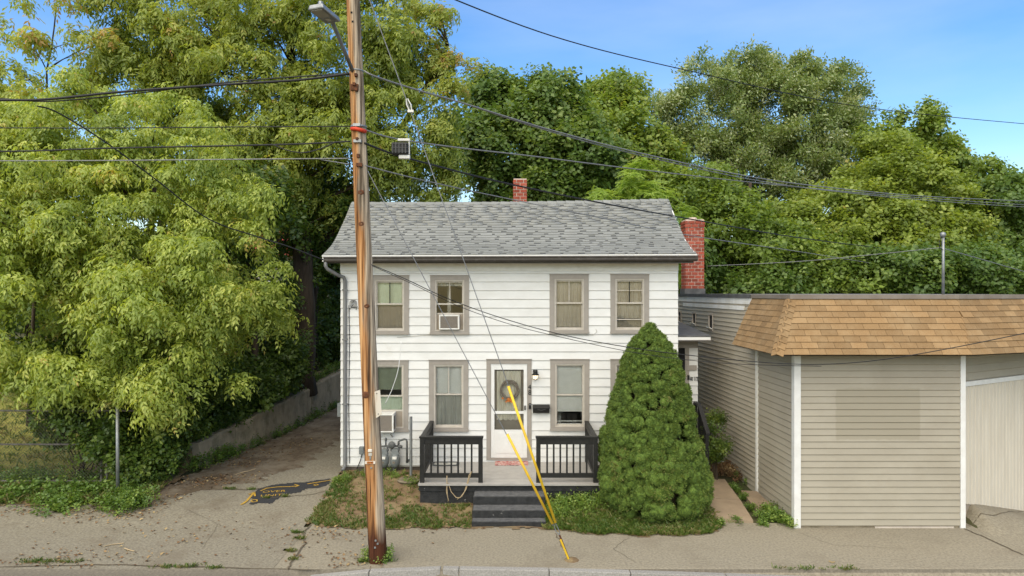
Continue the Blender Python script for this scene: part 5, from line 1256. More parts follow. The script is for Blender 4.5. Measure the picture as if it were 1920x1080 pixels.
while x < fx1 + .8:
    for sg in (0, 1):
        xa, xb = (x, x + hgt) if sg == 0 else (x + hgt, x)
        za, zb = z0 - .05, z1
        def clipx(xq): return za + (zb - za) * (xq - xa) / (xb - xa)
        pts = [(xa, za), (xb, zb)]
        lo, hi = fx0, fx1
        q = []
        for (px_, pz_) in pts:
            cxx = min(max(px_, lo), hi); q.append((cxx, clipx(cxx)))
        if abs(q[0][0] - q[1][0]) > .02: m.tube([(q[0][0], FYY - .01 + .012 * sg, q[0][1]), (q[1][0], FYY - .01 + .012 * sg, q[1][1])], .0028, 3, cap=False)
    x += st
o = m.build('wire_mesh', 'oldmetal', fe); o['kind'] = 'stuff'
x, y = gpt(221, 932)
fp = thing('fence_post', (x, y, hz0(x, y)), 'tall lone galvanised fence post under the overhanging leaves', 'post')
MB().tube([(x, y, hz0(x, y) - .1), (x - .01, y, P(219, 765, y).z)], .036, 10).build('pipe', 'metal', fp, smooth=True)
MB().lathe((x - .01, y, P(219, 765, y).z), [(.042, 0), (.04, .03), (.01, .05)], 10).build('cap', 'metal', fp, smooth=True)

# ------------------------------------------------------------------ red house far behind the trees
rh = thing('red_house', (-13.5, 34, 1), 'red sided house glimpsed behind the trees left of the roof', 'house')
MB().box(-12.4, -8.6, 33, 40, .5, 6.4).build('wall', 'shadegrey', rh)
MB().add([(-12.8, 32.6, 6.3), (-8.2, 32.6, 6.3), (-8.2, 40.4, 6.3), (-12.8, 40.4, 6.3), (-12.8, 36.5, 9.2), (-8.2, 36.5, 9.2)], [(0, 1, 5, 4), (2, 3, 4, 5), (1, 2, 5), (3, 0, 4), (3, 2, 1, 0)]).build('roof', 'redhouse', rh)
for xx in (-11.8, -9.9):
    w = MB().box(xx, xx + .9, 32.95, 33.0, 3.6, 5.1).build('window', 'white', rh); MB().box(xx + .08, xx + .82, 32.94, 32.949, 3.7, 5.0).build('pane', 'dark', w)
# ------------------------------------------------------------------ vegetation
def unit(a): return a / (np.linalg.norm(a, axis=-1, keepdims=True) + 1e-9)
def leaf_quad(b, d, n, L, Wd, fold=.12, curl=.0):
    d = d / np.linalg.norm(d); s = np.cross(d, n); s /= (np.linalg.norm(s) + 1e-9); n = np.cross(s, d)
    return np.array([b, b + d * L * .42 + s * Wd / 2 + n * fold * Wd, b + d * L - n * curl * L, b + d * L * .42 - s * Wd / 2 + n * fold * Wd])
def t_compound(rg, leaves=4, L=.115, Wd=.046):
    out = []; a0 = rg.uniform(0, 6.28)
    for i in range(leaves):
        a = a0 + i * 6.28 / leaves + rg.uniform(-.4, .4); rd = np.array([math.cos(a), math.sin(a), 0]); ln = rg.uniform(.20, .30); lift = rg.uniform(.02, .09)
        side = np.array([-rd[1], rd[0], 0])
        def pos(t): return rd * ln * t + np.array([0, 0, lift * math.sin(min(t * 2.2, 3.1)) - .15 * t * t])
        for t, sg in ((.42, 1), (.42, -1), (.74, 1), (.74, -1), (1.0, 0)):
            d = rd * (.75 if sg else 1) + side * sg * .75 + np.array([0, 0, -.55 - .5 * t]) + rg.normal(0, .12, 3)
            n = np.array([0, 0, 1.0]) + rd * .5 + rg.normal(0, .2, 3)
            out.append(leaf_quad(pos(t), d, n, L * rg.uniform(.8, 1.15), Wd * rg.uniform(.85, 1.15), curl=.12))
    return np.array(out)
def t_simple(rg, n=14, L=.13, Wd=.10, ln=.42, ang=.9):
    out = []
    for i in range(n):
        t = (i + rg.random()) / n; a = i * 2.4 + rg.uniform(-.4, .4); rd = np.array([math.cos(a), math.sin(a), 0])
        b = np.array([0, 0, ln * (t - .35)]) + rd * rg.uniform(.02, .10)
        d = rd * ang + np.array([0, 0, .35 + .3 * t]) + rg.normal(0, .25, 3); d[2] -= .25
        nn = np.array([0, 0, 1.0]) - rd * .2 + rg.normal(0, .35, 3)
        out.append(leaf_quad(b, d, nn, L * rg.uniform(.7, 1.2), Wd * rg.uniform(.7, 1.2), curl=.08))
    return np.array(out)
def t_fern(rg, fronds=5, ln=.75):
    out = []
    for f in range(fronds):
        a = f * 6.28 / fronds + rg.uniform(-.4, .4); rd = np.array([math.cos(a), math.sin(a), 0]); side = np.array([-rd[1], rd[0], 0]); l = ln * rg.uniform(.7, 1.1)
        for k in range(9):
            t = .2 + .8 * k / 8; p = rd * l * t * .85 + np.array([0, 0, .28 * l * t - .38 * l * t * t])
            for sg in (-1, 1): out.append(leaf_quad(p, side * sg + rd * .35 + np.array([0, 0, -.25]), np.array([0, 0, 1.0]) + rg.normal(0, .15, 3), .15 * (1.1 - .5 * t), .05))
    return np.array(out)
def t_blades(rg, n=6, h=.12, w=.010):
    out = []
    for i in range(n):
        a = rg.uniform(0, 6.28); rd = np.array([math.cos(a), math.sin(a), 0]); hh = h * rg.uniform(.5, 1.2); b = rd * rg.uniform(0, .04); s = np.array([-rd[1], rd[0], 0]) * w / 2
        mid = b + rd * hh * .18 + np.array([0, 0, hh * .6]); tip = b + rd * hh * rg.uniform(.35, .8) + np.array([0, 0, hh * rg.uniform(.75, 1)])
        out.append(np.array([b - s, b + s, tip, mid - s * .9]))
    return np.array(out)

def frames(axis, spin):
    z = unit(axis); ref = np.where(np.abs(z[:, 2:3]) > .95, np.array([[1., 0, 0]]), np.array([[0, 0, 1.]]))
    x = unit(np.cross(ref, z)); y = np.cross(z, x)
    c, s = np.cos(spin)[:, None], np.sin(spin)[:, None]
    return np.stack([x * c + y * s, -x * s + y * c, z], -1)        # columns
def scatter(name, tmpls, pos, axis, scale, tone, mat, rg, parent=None, tjit=.10):
    """copies of leaf sprays merged into one leafy mesh"""
    R = frames(axis, rg.uniform(0, 6.28, len(pos))); pick = rg.integers(0, len(tmpls), len(pos)); V = []; tn = []
    for k, T in enumerate(tmpls):
        s = np.where(pick == k)[0]
        if not len(s): continue
        q = np.einsum('nij,lvj->nlvi', R[s], T) * scale[s][:, None, None, None] + pos[s][:, None, None, :]
        V.append(q.reshape(-1, 3)); l = len(T)
        tn.append(np.repeat(np.clip(tone[s][:, None] + rg.normal(0, tjit, (len(s), l)), 0, 1).reshape(-1), 2))
    V = np.concatenate(V); n = len(V) // 4; i = np.arange(n)[:, None] * 4
    T = np.concatenate([i + np.array([[0, 1, 2]]), i + np.array([[0, 2, 3]])], 1).reshape(-1, 3)
    me = np_mesh(name, V, T, mat, np.concatenate(tn)); o = bpy.data.objects.new(name, me); link(o, parent); o['kind'] = 'stuff'
    return o

def lobe(px, py, D, rpx, rpy, rd=None):
    c = P(px, py, D); rx = rpx / F * D; rz = rpy / F * D
    return np.array([c.x, c.y, c.z]), np.array([rx, rd if rd else (rx + rz) / 2 * .85, rz])
def clumps_of(lobes, n, rg, cr, shell=.4):
    w = np.array([(l[1][0] * l[1][2]) for l in lobes]); w = w / w.sum(); C = []; Rr = []; O = []
    for l, k in zip(lobes, np.maximum(3, (w * n).astype(int))):
        d = unit(rg.normal(0, 1, (k * 2, 3))); keep = (d[:, 1] < .35) | (rg.random(len(d)) < .45); d = d[keep][:k]
        r_ = rg.uniform(shell, 1.0, (len(d), 1)) ** .8
        C.append(l[0] + d * r_ * l[1]); O.append(d); Rr.append(rg.uniform(cr[0], cr[1], len(d)))
    return np.concatenate(C), np.concatenate(Rr), np.concatenate(O)
def crown(tree, name, lobes, nclump, cr, nspray, tm, size, mat, seed, up=.6, wind=(0, 0, 0), flat=.7, tone=(.2, .75), zmin=None, shell=.4):
    rg = np.random.default_rng(seed)
    C, Rr, O = clumps_of(lobes, nclump, rg, cr, shell)
    ct = rg.normal(0, .10, len(C))
    k = rg.choice(len(C), nspray, p=Rr ** 2 / (Rr ** 2).sum())
    d = unit(rg.normal(0, 1, (nspray, 3)) + O[k] * .55 + np.array([0, -.15, .45]))
    pos = C[k] + d * (Rr[k] * np.where(rg.random(nspray) < .14, rg.uniform(1.0, 1.7, nspray), rg.uniform(.45, 1.08, nspray)))[:, None] * np.array([1, 1, flat]) + rg.normal(0, .06, (nspray, 3))
    ax = unit(d * .65 + np.array([0, 0, up]) + np.array(wind) + rg.normal(0, .28, (nspray, 3)))
    tn = rg.uniform(tone[0], tone[1], nspray) + ct[k]
    sc = size * rg.uniform(.75, 1.25, nspray)
    keep = pos[:, 1] > 9.5
    if zmin is not None: keep &= pos[:, 2] > zmin
    pos, ax, tn, sc = pos[keep], ax[keep], tn[keep], sc[keep]
    scatter(name, tm, pos, ax, sc, tn, mat, rg, tree)
    return C
def trunk(tree, pts, rad, C, nl, seed, start=.45, lr=.09):
    rg = random.Random(seed); m = MB(); P_ = [Vector(p) for p in pts]; n = len(P_)
    fine = []
    for i in range(n - 1):
        for k in range(4): fine.append(P_[i].lerp(P_[i + 1], k / 4) + Vector((rg.uniform(-.04, .04), rg.uniform(-.04, .04), 0)))
    fine.append(P_[-1]); N = len(fine)
    m.tube(fine, [rad * (1.25 if i == 0 else 1) * (1 - .78 * i / (N - 1)) for i in range(N)], 10)
    idx = list(range(len(C))); rg.shuffle(idx)
    for j in idx[:nl]:
        c = Vector(C[j]); cand = [(abs(fine[i].z - (c.z - .45 * (c - fine[i]).length)), i) for i in range(int(N * start), N)]
        i = min(cand)[1]; a = fine[i]; b = c; L = (b - a).length
        if L > 4.2: continue
        mid = a.lerp(b, .5) + Vector((rg.uniform(-.1, .1) * L, rg.uniform(-.1, .1) * L, .06 * L)); r0 = min(lr, rad * .5) * (1 - .5 * i / N)
        m.tube([a, a.lerp(mid, .5) + Vector((0, 0, .02 * L)), mid, mid.lerp(b, .55) + Vector((rg.uniform(-.05, .05) * L, 0, .03 * L)), b], [r0, r0 * .8, r0 * .55, r0 * .35, r0 * .14], 5)
        for _ in range(2):
            e = b + Vector((rg.uniform(-1, 1), rg.uniform(-1, .4), rg.uniform(-.3, .8))) * .16 * L; m.tube([mid.lerp(b, .6), mid.lerp(b, .6).lerp(e, .6), e], [r0 * .3, r0 * .2, r0 * .08], 4)
    m.build('trunk', 'bark', tree, smooth=True)
def tree(name, base, label, lobes, nclump, cr, nspray, tm, size, mat, seed, tr, rad, nl=14, group=None, cat='tree', **kw):
    t = thing(name, base, label, cat, group)
    C = crown(t, 'crown', lobes, nclump, cr, nspray, tm, size, mat, seed, **kw)
    if tr: trunk(t, tr, rad, C, nl, seed)
    return t
rg0 = np.random.default_rng(3)
TC = [t_compound(rg0) for _ in range(6)]
TC3 = [t_compound(rg0, 3, .13, .046) for _ in range(5)]
TS = [t_simple(rg0) for _ in range(6)]
TSB = [t_simple(rg0, 12, .17, .14, .5) for _ in range(6)]
TSL = [t_simple(rg0, 13, .15, .07, .55, .55) for _ in range(6)]
TF = [t_fern(rg0) for _ in range(4)]

GT = 'trees around the house'
# near box elder over the fence
tree('box_elder_tree', (-9.6, 17.6, .6), 'near light green box elder overhanging the fence at left',
     [lobe(110, 400, 16.6, 190, 190, 2.2), lobe(330, 350, 17.2, 190, 165, 2.0), lobe(430, 500, 16.4, 115, 190, 1.8), lobe(-70, 480, 16, 150, 300, 2.0), lobe(20, 330, 17, 130, 150, 1.6), lobe(200, 250, 17.5, 190, 90, 1.6), lobe(120, 590, 15.7, 170, 150, 1.6), lobe(310, 600, 15.5, 160, 175, 1.6), lobe(220, 480, 15.9, 200, 180, 1.6), lobe(180, 690, 15.4, 110, 75, 1.0), lobe(330, 740, 15.2, 60, 60, .7), lobe(60, 700, 15.8, 90, 60, 1.0), lobe(440, 640, 15.8, 85, 90, 1.1)],
     520, (.22, .48), 10500, TC, 1.0, 'leaf_elder', 101, [(-9.6, 17.6, .5), (-9.5, 17.5, 2.5), (-9.2, 17.2, 4.5), (-9.0, 17.2, 7.2)], .22, 26, GT, up=.9, flat=.85, tone=(.1, .8), shell=.45)
# tall olive tree behind the driveway
tree('tall_olive_tree', (-6.9, 22.2, 1.4), 'tall yellow green tree towering behind the pole and driveway wall',
     [lobe(470, 170, 22.5, 190, 190, 2.6), lobe(320, 60, 22, 150, 120, 2.2), lobe(640, 90, 22.5, 160, 140, 2.4), lobe(600, 300, 22.5, 200, 110, 2.4), lobe(760, 250, 23, 120, 120, 2.2), lobe(790, 340, 22.6, 70, 60, 1.4), lobe(500, 340, 21.6, 120, 90, 1.6), lobe(250, 170, 21.5, 110, 80, 1.5), lobe(760, 110, 23.2, 70, 55, 1.2)],
     440, (.3, .62), 10500, TC3, 1.3, 'leaf_olive', 202, [(-6.9, 22.2, 1.2), (-6.7, 22.1, 4), (-6.9, 22.2, 7), (-7.2, 22.4, 10), (-7.4, 22.6, 14)], .44, 40, GT, up=.5, flat=.8, tone=(.05, .8), wind=(.15, 0, 0), shell=.45)
tree('wispy_branch_tree', (-8.5, 23.5, 1.4), 'wispy sunlit branch tips reaching right against the blue sky',
     [lobe(830, 60, 23.5, 40, 55, .8), lobe(865, 115, 23.6, 30, 22, .5), lobe(800, 30, 23.5, 30, 30, .5), lobe(850, 150, 23.4, 35, 30, .6)], 22, (.25, .45), 300, TC3, 1.3, 'leaf_olive', 209, [(-7.3, 23.3, 1.2), (-6.6, 23.4, 6), (-4.5, 23.5, 9), (-3.0, 23.5, 11.5), (-2.2, 23.5, 13)], .2, 12, GT, up=.3, tone=(.3, .95), wind=(.5, 0, .1))
tree('sparse_corner_tree', (-14.5, 20.5, .6), 'sparse yellow tinged tree top in the upper left corner',
     [lobe(60, 60, 20, 60, 50, .9), lobe(120, 110, 20, 75, 45, 1.0), lobe(20, 150, 19.5, 50, 60, .9), lobe(170, 40, 20.5, 60, 40, 1.0), lobe(90, 190, 19.5, 110, 45, 1.2), lobe(-40, 80, 20, 50, 80, 1.0), lobe(190, 110, 20.5, 50, 50, .8)],
     44, (.2, .42), 420, TC3, 1.3, 'leaf_olive', 303, [(-14.5, 20.5, .5), (-14.3, 20.4, 4), (-13.9, 20.2, 8), (-13.6, 20, 11), (-13.3, 20, 13.5)], .06, 16, GT, up=.4, tone=(.3, .95))
tree('back_left_tree', (-13, 25, .7), 'dense green tree behind the box elder on the left',
     [lobe(90, 330, 24.5, 200, 150, 2.2), lobe(340, 400, 24.5, 150, 130, 2.0), lobe(-60, 480, 24.5, 150, 150, 2.2), lobe(200, 520, 24.5, 200, 110, 2.0), lobe(440, 300, 25, 110, 110, 2)], 90, (.6, 1.1), 2600, TC3, 1.9, 'leaf_olive', 304, [(-13, 25, .6), (-13, 25, 4), (-12.8, 25, 8)], .3, 14, GT, tone=(.0, .6))
# understory behind the wall and house left
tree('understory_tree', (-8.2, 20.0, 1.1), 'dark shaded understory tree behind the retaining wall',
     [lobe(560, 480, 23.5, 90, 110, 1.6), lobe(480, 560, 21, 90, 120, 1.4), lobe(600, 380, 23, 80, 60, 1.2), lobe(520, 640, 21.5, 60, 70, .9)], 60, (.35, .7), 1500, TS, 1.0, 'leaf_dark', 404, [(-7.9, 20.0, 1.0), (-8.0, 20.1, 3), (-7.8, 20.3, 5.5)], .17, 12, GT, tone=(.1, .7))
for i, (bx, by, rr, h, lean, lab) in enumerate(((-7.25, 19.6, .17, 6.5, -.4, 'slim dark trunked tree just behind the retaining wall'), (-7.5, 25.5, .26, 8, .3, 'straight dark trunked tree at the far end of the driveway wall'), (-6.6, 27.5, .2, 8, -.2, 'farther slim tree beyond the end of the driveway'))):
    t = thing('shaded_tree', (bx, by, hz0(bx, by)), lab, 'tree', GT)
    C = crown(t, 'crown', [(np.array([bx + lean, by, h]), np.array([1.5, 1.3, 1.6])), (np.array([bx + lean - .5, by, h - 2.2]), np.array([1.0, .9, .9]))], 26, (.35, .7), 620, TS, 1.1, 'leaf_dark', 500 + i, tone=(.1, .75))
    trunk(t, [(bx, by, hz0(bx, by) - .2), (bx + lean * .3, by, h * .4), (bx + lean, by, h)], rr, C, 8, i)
tree('sunlit_back_tree', (-9, 36, .9), 'pale sunlit tree behind the dark trunks left of the house',
     [lobe(610, 590, 36, 80, 130, 3), lobe(520, 600, 37, 100, 120, 3), lobe(640, 470, 38, 60, 60, 2), lobe(430, 580, 37, 90, 130, 3)], 70, (.6, 1.1), 1700, TSB, 1.5, 'leaf_mid', 606, [(-9, 36, .8), (-9, 36, 4), (-9, 36, 7)], .25, 10, GT, tone=(.3, 1.0))
tree('lawn_edge_tree', (-24, 34, 1), 'leafy tree closing the far end of the lawn at left',
     [lobe(60, 600, 34, 160, 90, 3), lobe(-80, 580, 34, 140, 110, 3), lobe(250, 590, 36, 160, 110, 3)], 70, (.7, 1.2), 1700, TSB, 1.6, 'leaf_dark', 707, [(-24, 34, .9), (-24, 34, 4), (-24, 34, 6)], .25, 10, GT, tone=(.3, 1.0))
# trees behind the house and the shop
tree('dark_maple_tree', (1.4, 31, .6), 'dark green rounded maple behind the small chimney',
     [lobe(1030, 230, 30, 80, 80, 2.4), lobe(950, 290, 29.5, 80, 100, 2.4), lobe(1070, 310, 29.5, 90, 90, 2.4), lobe(1020, 360, 29, 120, 60, 2.2), lobe(900, 250, 31, 50, 80, 1.6), lobe(940, 190, 31, 40, 35, 1.2)],
     190, (.35, .75), 5200, TSB, 1.15, 'leaf_maple', 808, [(1.4, 31, .5), (1.4, 31, 4), (1.3, 30.5, 8), (1.5, 30.3, 11)], .3, 14, GT, tone=(.15, .85))
tree('bright_mid_tree', (5.0, 33, .6), 'lighter green tree between the maple and the windblown tree',
     [lobe(1150, 290, 32, 75, 95, 2.3), lobe(1170, 200, 33, 45, 45, 1.5), lobe(1220, 330, 31, 80, 60, 2), lobe(1120, 340, 31.5, 60, 50, 2), lobe(1110, 200, 33.5, 35, 30, 1.2)],
     130, (.35, .75), 3600, TS, 1.5, 'leaf_mid', 909, [(5, 33, .5), (5, 33, 5), (5.2, 32.5, 10)], .26, 12, GT, tone=(.15, .85))
tree('windblown_silver_tree', (12.5, 37, .6), 'tall pale windblown silver maple against the sky at right',
     [lobe(1330, 230, 36, 100, 120, 3.2), lobe(1420, 210, 36, 110, 110, 3.2), lobe(1510, 240, 36, 90, 90, 3), lobe(1290, 330, 35.5, 80, 90, 2.6), lobe(1440, 320, 35, 140, 90, 3), lobe(1550, 165, 36.5, 50, 40, 1.6), lobe(1590, 215, 36.3, 40, 35, 1.4), lobe(1500, 330, 35, 90, 70, 2.4), lobe(1400, 140, 36.5, 60, 40, 1.8), lobe(1330, 130, 36.5, 35, 35, 1.4), lobe(1480, 150, 36.5, 70, 45, 2), lobe(1570, 260, 36, 45, 60, 1.6), lobe(1210, 190, 37, 30, 40, 1.2), lobe(1250, 230, 36.5, 40, 60, 1.6)],
     340, (.3, .65), 9500, TSL, 1.25, 'leaf_silver', 1010, [(12.5, 37, .5), (12.4, 37, 5), (12.2, 36.8, 9), (12.8, 36.5, 14)], .42, 34, GT, up=.25, wind=(.85, 0, .25), tone=(.05, .85))
tree('yellow_green_tree', (16.5, 31, .6), 'yellow green tree above the flat roof at right',
     [lobe(1590, 400, 30, 110, 80, 2.6), lobe(1680, 380, 30, 90, 95, 2.4), lobe(1500, 445, 29.5, 90, 70, 2.3), lobe(1750, 430, 29.5, 80, 80, 2.2), lobe(1620, 470, 29, 170, 70, 2.4), lobe(1655, 300, 31, 40, 45, 1.3)],
     300, (.28, .6), 7600, TS, 1.3, 'leaf_yellow', 1111, [(16.5, 31, .5), (16.4, 31, 4), (16.2, 30.6, 8)], .3, 20, GT, tone=(.05, .75))
tree('tall_right_tree', (20.5, 34, .6), 'green tree with an upright leading shoot at the right',
     [lobe(1722, 238, 33.5, 24, 46, 1.0), lobe(1700, 310, 33.5, 55, 50, 1.8), lobe(1655, 265, 33.5, 45, 45, 1.4), lobe(1745, 295, 33.5, 40, 38, 1.3), lobe(1770, 330, 33.5, 65, 60, 2), lobe(1820, 380, 33, 50, 60, 1.8), lobe(1780, 300, 34, 22, 35, 1), lobe(1830, 350, 33.5, 30, 30, 1), lobe(1850, 430, 32, 60, 80, 2)],
     120, (.3, .6), 3200, TS, 1.5, 'leaf_mid', 1212, [(20.5, 34, .5), (20.5, 34, 5), (20.2, 33.7, 10), (20, 33.6, 12)], .26, 18, GT, tone=(.1, .75))
tree('edge_tree', (23.5, 31, .6), 'dark green tree at the right edge behind the flat roof',
     [lobe(1900, 400, 30.5, 60, 55, 1.8), lobe(1880, 480, 30, 90, 70, 2), lobe(1980, 430, 31, 80, 90, 2.2), lobe(1930, 360, 31, 25, 20, .8)],
     110, (.3, .65), 2900, TSB, 1.1, 'leaf_maple', 1313, [(23.5, 31, .5), (23.4, 31, 4), (23.2, 30.8, 7)], .22, 12, GT, tone=(.15, .8))
tree('shaded_row_tree', (10.5, 27, .6), 'shaded leafy tree right of the brick chimney with dark leaning trunks',
     [lobe(1380, 430, 27.5, 70, 70, 1.8), lobe(1470, 500, 27, 110, 60, 2), lobe(1300, 370, 28.5, 60, 60, 1.8), lobe(1580, 520, 26.5, 120, 50, 1.8), lobe(1380, 520, 28.5, 60, 50, 1.6)],
     150, (.3, .65), 3900, TS, 1.3, 'leaf_mid', 1414, [(9.2, 27.5, .5), (9.0, 27.5, 4.5), (9.5, 27.7, 7), (9.7, 27.8, 9)], .26, 10, GT, tone=(.0, .6))
tree('low_fill_tree', (16, 26, .6), 'dense low foliage just behind the flat roof',
     [lobe(1700, 520, 26, 110, 50, 1.8), lobe(1840, 520, 26, 90, 50, 1.8), lobe(1280, 500, 27, 50, 70, 1.4), lobe(1450, 540, 25.5, 80, 25, 1.2)],
     110, (.28, .6), 2900, TS, 1.25, 'leaf_maple', 1515, [(16, 26, .5), (16, 26, 3), (16, 26, 5)], .18, 10, GT, tone=(.1, .7))
tree('locust_sapling', (3.9, 22.6, .5), 'bright feathery sapling rising behind the right end of the roof',
     [lobe(1200, 345, 22.5, 30, 40, .7), lobe(1205, 385, 22.5, 45, 40, .8), lobe(1170, 380, 22.4, 30, 20, .5)], 26, (.2, .35), 260, TF, .62, 'leaf_locust', 1616, [(3.9, 22.6, .4), (4.1, 22.5, 4), (4.3, 22.5, 8)], .08, 8, GT, up=1.0, tone=(.2, .9))
tree('locust_sapling', (2.7, 22.3, .5), 'small bright sapling tip peeking over the roof ridge',
     [lobe(1122, 372, 22.2, 16, 18, .35)], 8, (.15, .25), 70, TF, .5, 'leaf_locust', 1617, [(2.7, 22.3, .4), (2.8, 22.2, 4), (2.85, 22.2, 7.3)], .06, 4, GT, up=1.0, tone=(.2, .9))
tree('gap_sapling', (5.1, 23.5, .4), 'slender bright green sapling between the house and brick chimney',
     [lobe(1283, 500, 23.5, 14, 60, .5), lobe(1278, 430, 23.5, 14, 50, .5)], 16, (.2, .35), 160, TF, .6, 'leaf_locust', 1618, [(5.3, 23.5, .4), (5.5, 23.5, 4), (5.9, 23.5, 7)], .06, 5, GT, up=.8, tone=(.0, .6))
# distant belt so that no bare horizon shows
rgd = np.random.default_rng(99); n = 5200
x = rgd.uniform(-90, 90, n); y = rgd.uniform(58, 78, n); z = rgd.uniform(0.5, 1, n) * rgd.uniform(1, 9.5 + 1.5 * np.sin(x * .21) + np.sin(x * .53), n)
o = scatter('distant_trees', TSB, np.stack([x, y, z], -1), unit(rgd.normal(0, .4, (n, 3)) + np.array([0, -.3, 1])), rgd.uniform(3.2, 5.5, n), rgd.uniform(.1, .9, n), 'leaf_dark', rgd)
tag(o, 'distant green tree belt far behind everything', 'trees', kind='stuff')

# shrubs, ivy and weeds along the wall and the fence
def shrub(name, label, lobes, nclump, cr, nspray, tm, size, mat, seed, cat='shrub', **kw):
    b = lobes[0][0]; t = thing(name, (b[0], b[1], hz0(b[0], b[1])), label, cat, 'shrubs and weeds')
    C = crown(t, 'foliage', lobes, nclump, cr, nspray, tm, size, mat, seed, **kw)
    m = MB(); r = random.Random(seed); g = Vector((b[0], b[1], hz0(b[0], b[1]) - .05))
    for c in C[:12]: m.tube([g + Vector((r.uniform(-.2, .2), r.uniform(-.1, .1), 0)), g.lerp(Vector(c), .5) + Vector((0, 0, .1)), Vector(c)], [.015, .010, .004], 4)
    m.build('stem', 'bark', t); return t
shrub('ivy_thicket', 'dark leafy thicket between the fence post and the retaining wall', [lobe(285, 780, 16.2, 85, 90, .8), lobe(250, 860, 15.5, 60, 40, .5), lobe(325, 860, 15.7, 42, 38, .5), lobe(330, 700, 16.8, 110, 80, .9), lobe(370, 750, 17.4, 40, 45, .6)], 75, (.2, .42), 2300, TS, .72, 'leaf_dark', 2001, tone=(.15, .95))
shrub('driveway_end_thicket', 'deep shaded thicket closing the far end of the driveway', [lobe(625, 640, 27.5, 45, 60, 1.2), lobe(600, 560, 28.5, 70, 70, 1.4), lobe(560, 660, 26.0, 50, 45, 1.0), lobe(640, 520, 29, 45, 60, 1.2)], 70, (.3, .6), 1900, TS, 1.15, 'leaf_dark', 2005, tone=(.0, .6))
shrub('wall_bank_shrub', 'dark low shrub hanging over the retaining wall under the box elder', [lobe(450, 730, 19.2, 60, 50, .7), lobe(520, 690, 20.6, 60, 45, .7), lobe(400, 770, 18.2, 40, 35, .5)], 60, (.2, .42), 1500, TS, .85, 'leaf_dark', 2006, tone=(.0, .7))
shrub('fence_shrub', 'dark shrub growing through the chain link fence', [lobe(150, 790, 15.7, 90, 60, .6), lobe(200, 820, 15.4, 40, 50, .3), lobe(110, 700, 16.5, 110, 50, .7)], 42, (.18, .36), 900, TS, .75, 'leaf_dark', 2002, tone=(.1, .9))
shrub('entry_shrub', 'leafy vine shrub against the side entry railing', [lobe(1338, 835, 15.6, 14, 34, .22), lobe(1345, 800, 15.9, 10, 20, .2)], 12, (.08, .16), 260, TS, .42, 'leaf_dark', 2003, tone=(.2, .9))
def patch_leaves(name, label, pts, n, tm, size, mat, seed, spread=.3, hgt=.12, cat='weeds', tone=(.1, .9)):
    rg = np.random.default_rng(seed); pts = np.array(pts, float); k = rg.integers(0, len(pts), n)
    xy = pts[k, :2] + rg.normal(0, 1, (n, 2)) * (pts[k, 2:3] if pts.shape[1] > 2 else spread)
    z = H(xy[:, 0], xy[:, 1]) + rg.uniform(0.02, 1, n) ** 1.5 * hgt
    o = scatter(name, tm, np.stack([xy[:, 0], xy[:, 1], z], -1), unit(rg.normal(0, .35, (n, 3)) + np.array([0, -.1, 1])), size * rg.uniform(.7, 1.3, n), rg.uniform(tone[0], tone[1], n), mat, rg)
    return tag(o, label, cat, kind='stuff')
pp = [gpt(x, y) for x, y in ((20, 935), (60, 925), (100, 940), (140, 930), (180, 925), (215, 945), (120, 955), (60, 905), (160, 905), (20, 900))]
patch_leaves('fence_weeds', 'low leafy weeds along the foot of the fence', [(a, b, .22) for a, b in pp], 700, TS, .5, 'leaf_ground', 3001, hgt=.14)
pp = [gpt(x, y) for x, y in ((245, 930), (280, 905), (320, 890), (360, 880), (395, 868), (420, 855), (260, 950), (230, 955))]
patch_leaves('wall_weeds', 'weeds sprouting at the end of the retaining wall', [(a, b, .18) for a, b in pp], 420, TS, .42, 'leaf_ground', 3002, hgt=.3)
pp = [(float(np.interp(y, _wy, _wx)) + .12, y) for y in np.arange(17, 24, .35)]
patch_leaves('wall_foot_weeds', 'sparse weeds along the foot of the retaining wall', [(a, b, .08) for a, b in pp], 170, TS, .38, 'leaf_ground', 3003, hgt=.15, tone=(0, .6))
pp = [(float(np.interp(y, _wy, _wx)) - .3, y) for y in np.arange(16.6, 26, .3)]
rgq = np.random.default_rng(31); 
patch_leaves('wall_top_ivy', 'dark ivy trailing along the top of the retaining wall', [(a, b, .14) for a, b in pp], 520, TS, .5, 'leaf_dark', 3004, hgt=.25)
pp = [gpt(x, y) for x, y in ((1465, 975), (1478, 985), (1450, 975), (1470, 960), (1440, 962))]
patch_leaves('corner_weeds', 'bright weeds at the left foot of the tan building', [(a, b, .08) for a, b in pp], 190, TS, .34, 'leaf_ground', 3005, hgt=.14, tone=(.4, 1))
pp = [gpt(x, y) for x, y in ((1380, 920), (1395, 935), (1410, 955), (1425, 968), (1375, 915), (1440, 972), (1385, 895), (1400, 905), (1350, 985), (1380, 980), (1430, 985))]
patch_leaves('path_weeds', 'weeds in the joint between the walkway slabs', [(a, b, .05) for a, b in pp], 260, TS, .26, 'leaf_ground', 3006, hgt=.07, tone=(.2, .9))
pp = [gpt(x, y) for x, y in ((1360, 888), (1375, 885), (1345, 880), (1368, 878), (1390, 893))]
patch_leaves('debris_pile', 'brown dead leaves heaped beside the side wall', [(a, b, .13) for a, b in pp], 260, TS, .36, 'litter', 3007, hgt=.14, cat='leaf pile')
x, y = gpt(1350, 876); o = MB().add([(x - .09, y - .03, .33), (x + .08, y - .05, .32), (x + .11, y + .06, .38), (x - .05, y + .07, .37), (x, y, .40)], [(0, 1, 4), (1, 2, 4), (2, 3, 4), (3, 0, 4)]).build('paper_scrap', 'white', None); tag(o, 'white paper scrap on the leaf pile by the side wall', 'paper')
pp = [gpt(x, y) for x, y in ((700, 1050), (712, 1053), (725, 1050), (690, 1052), (718, 1044))]
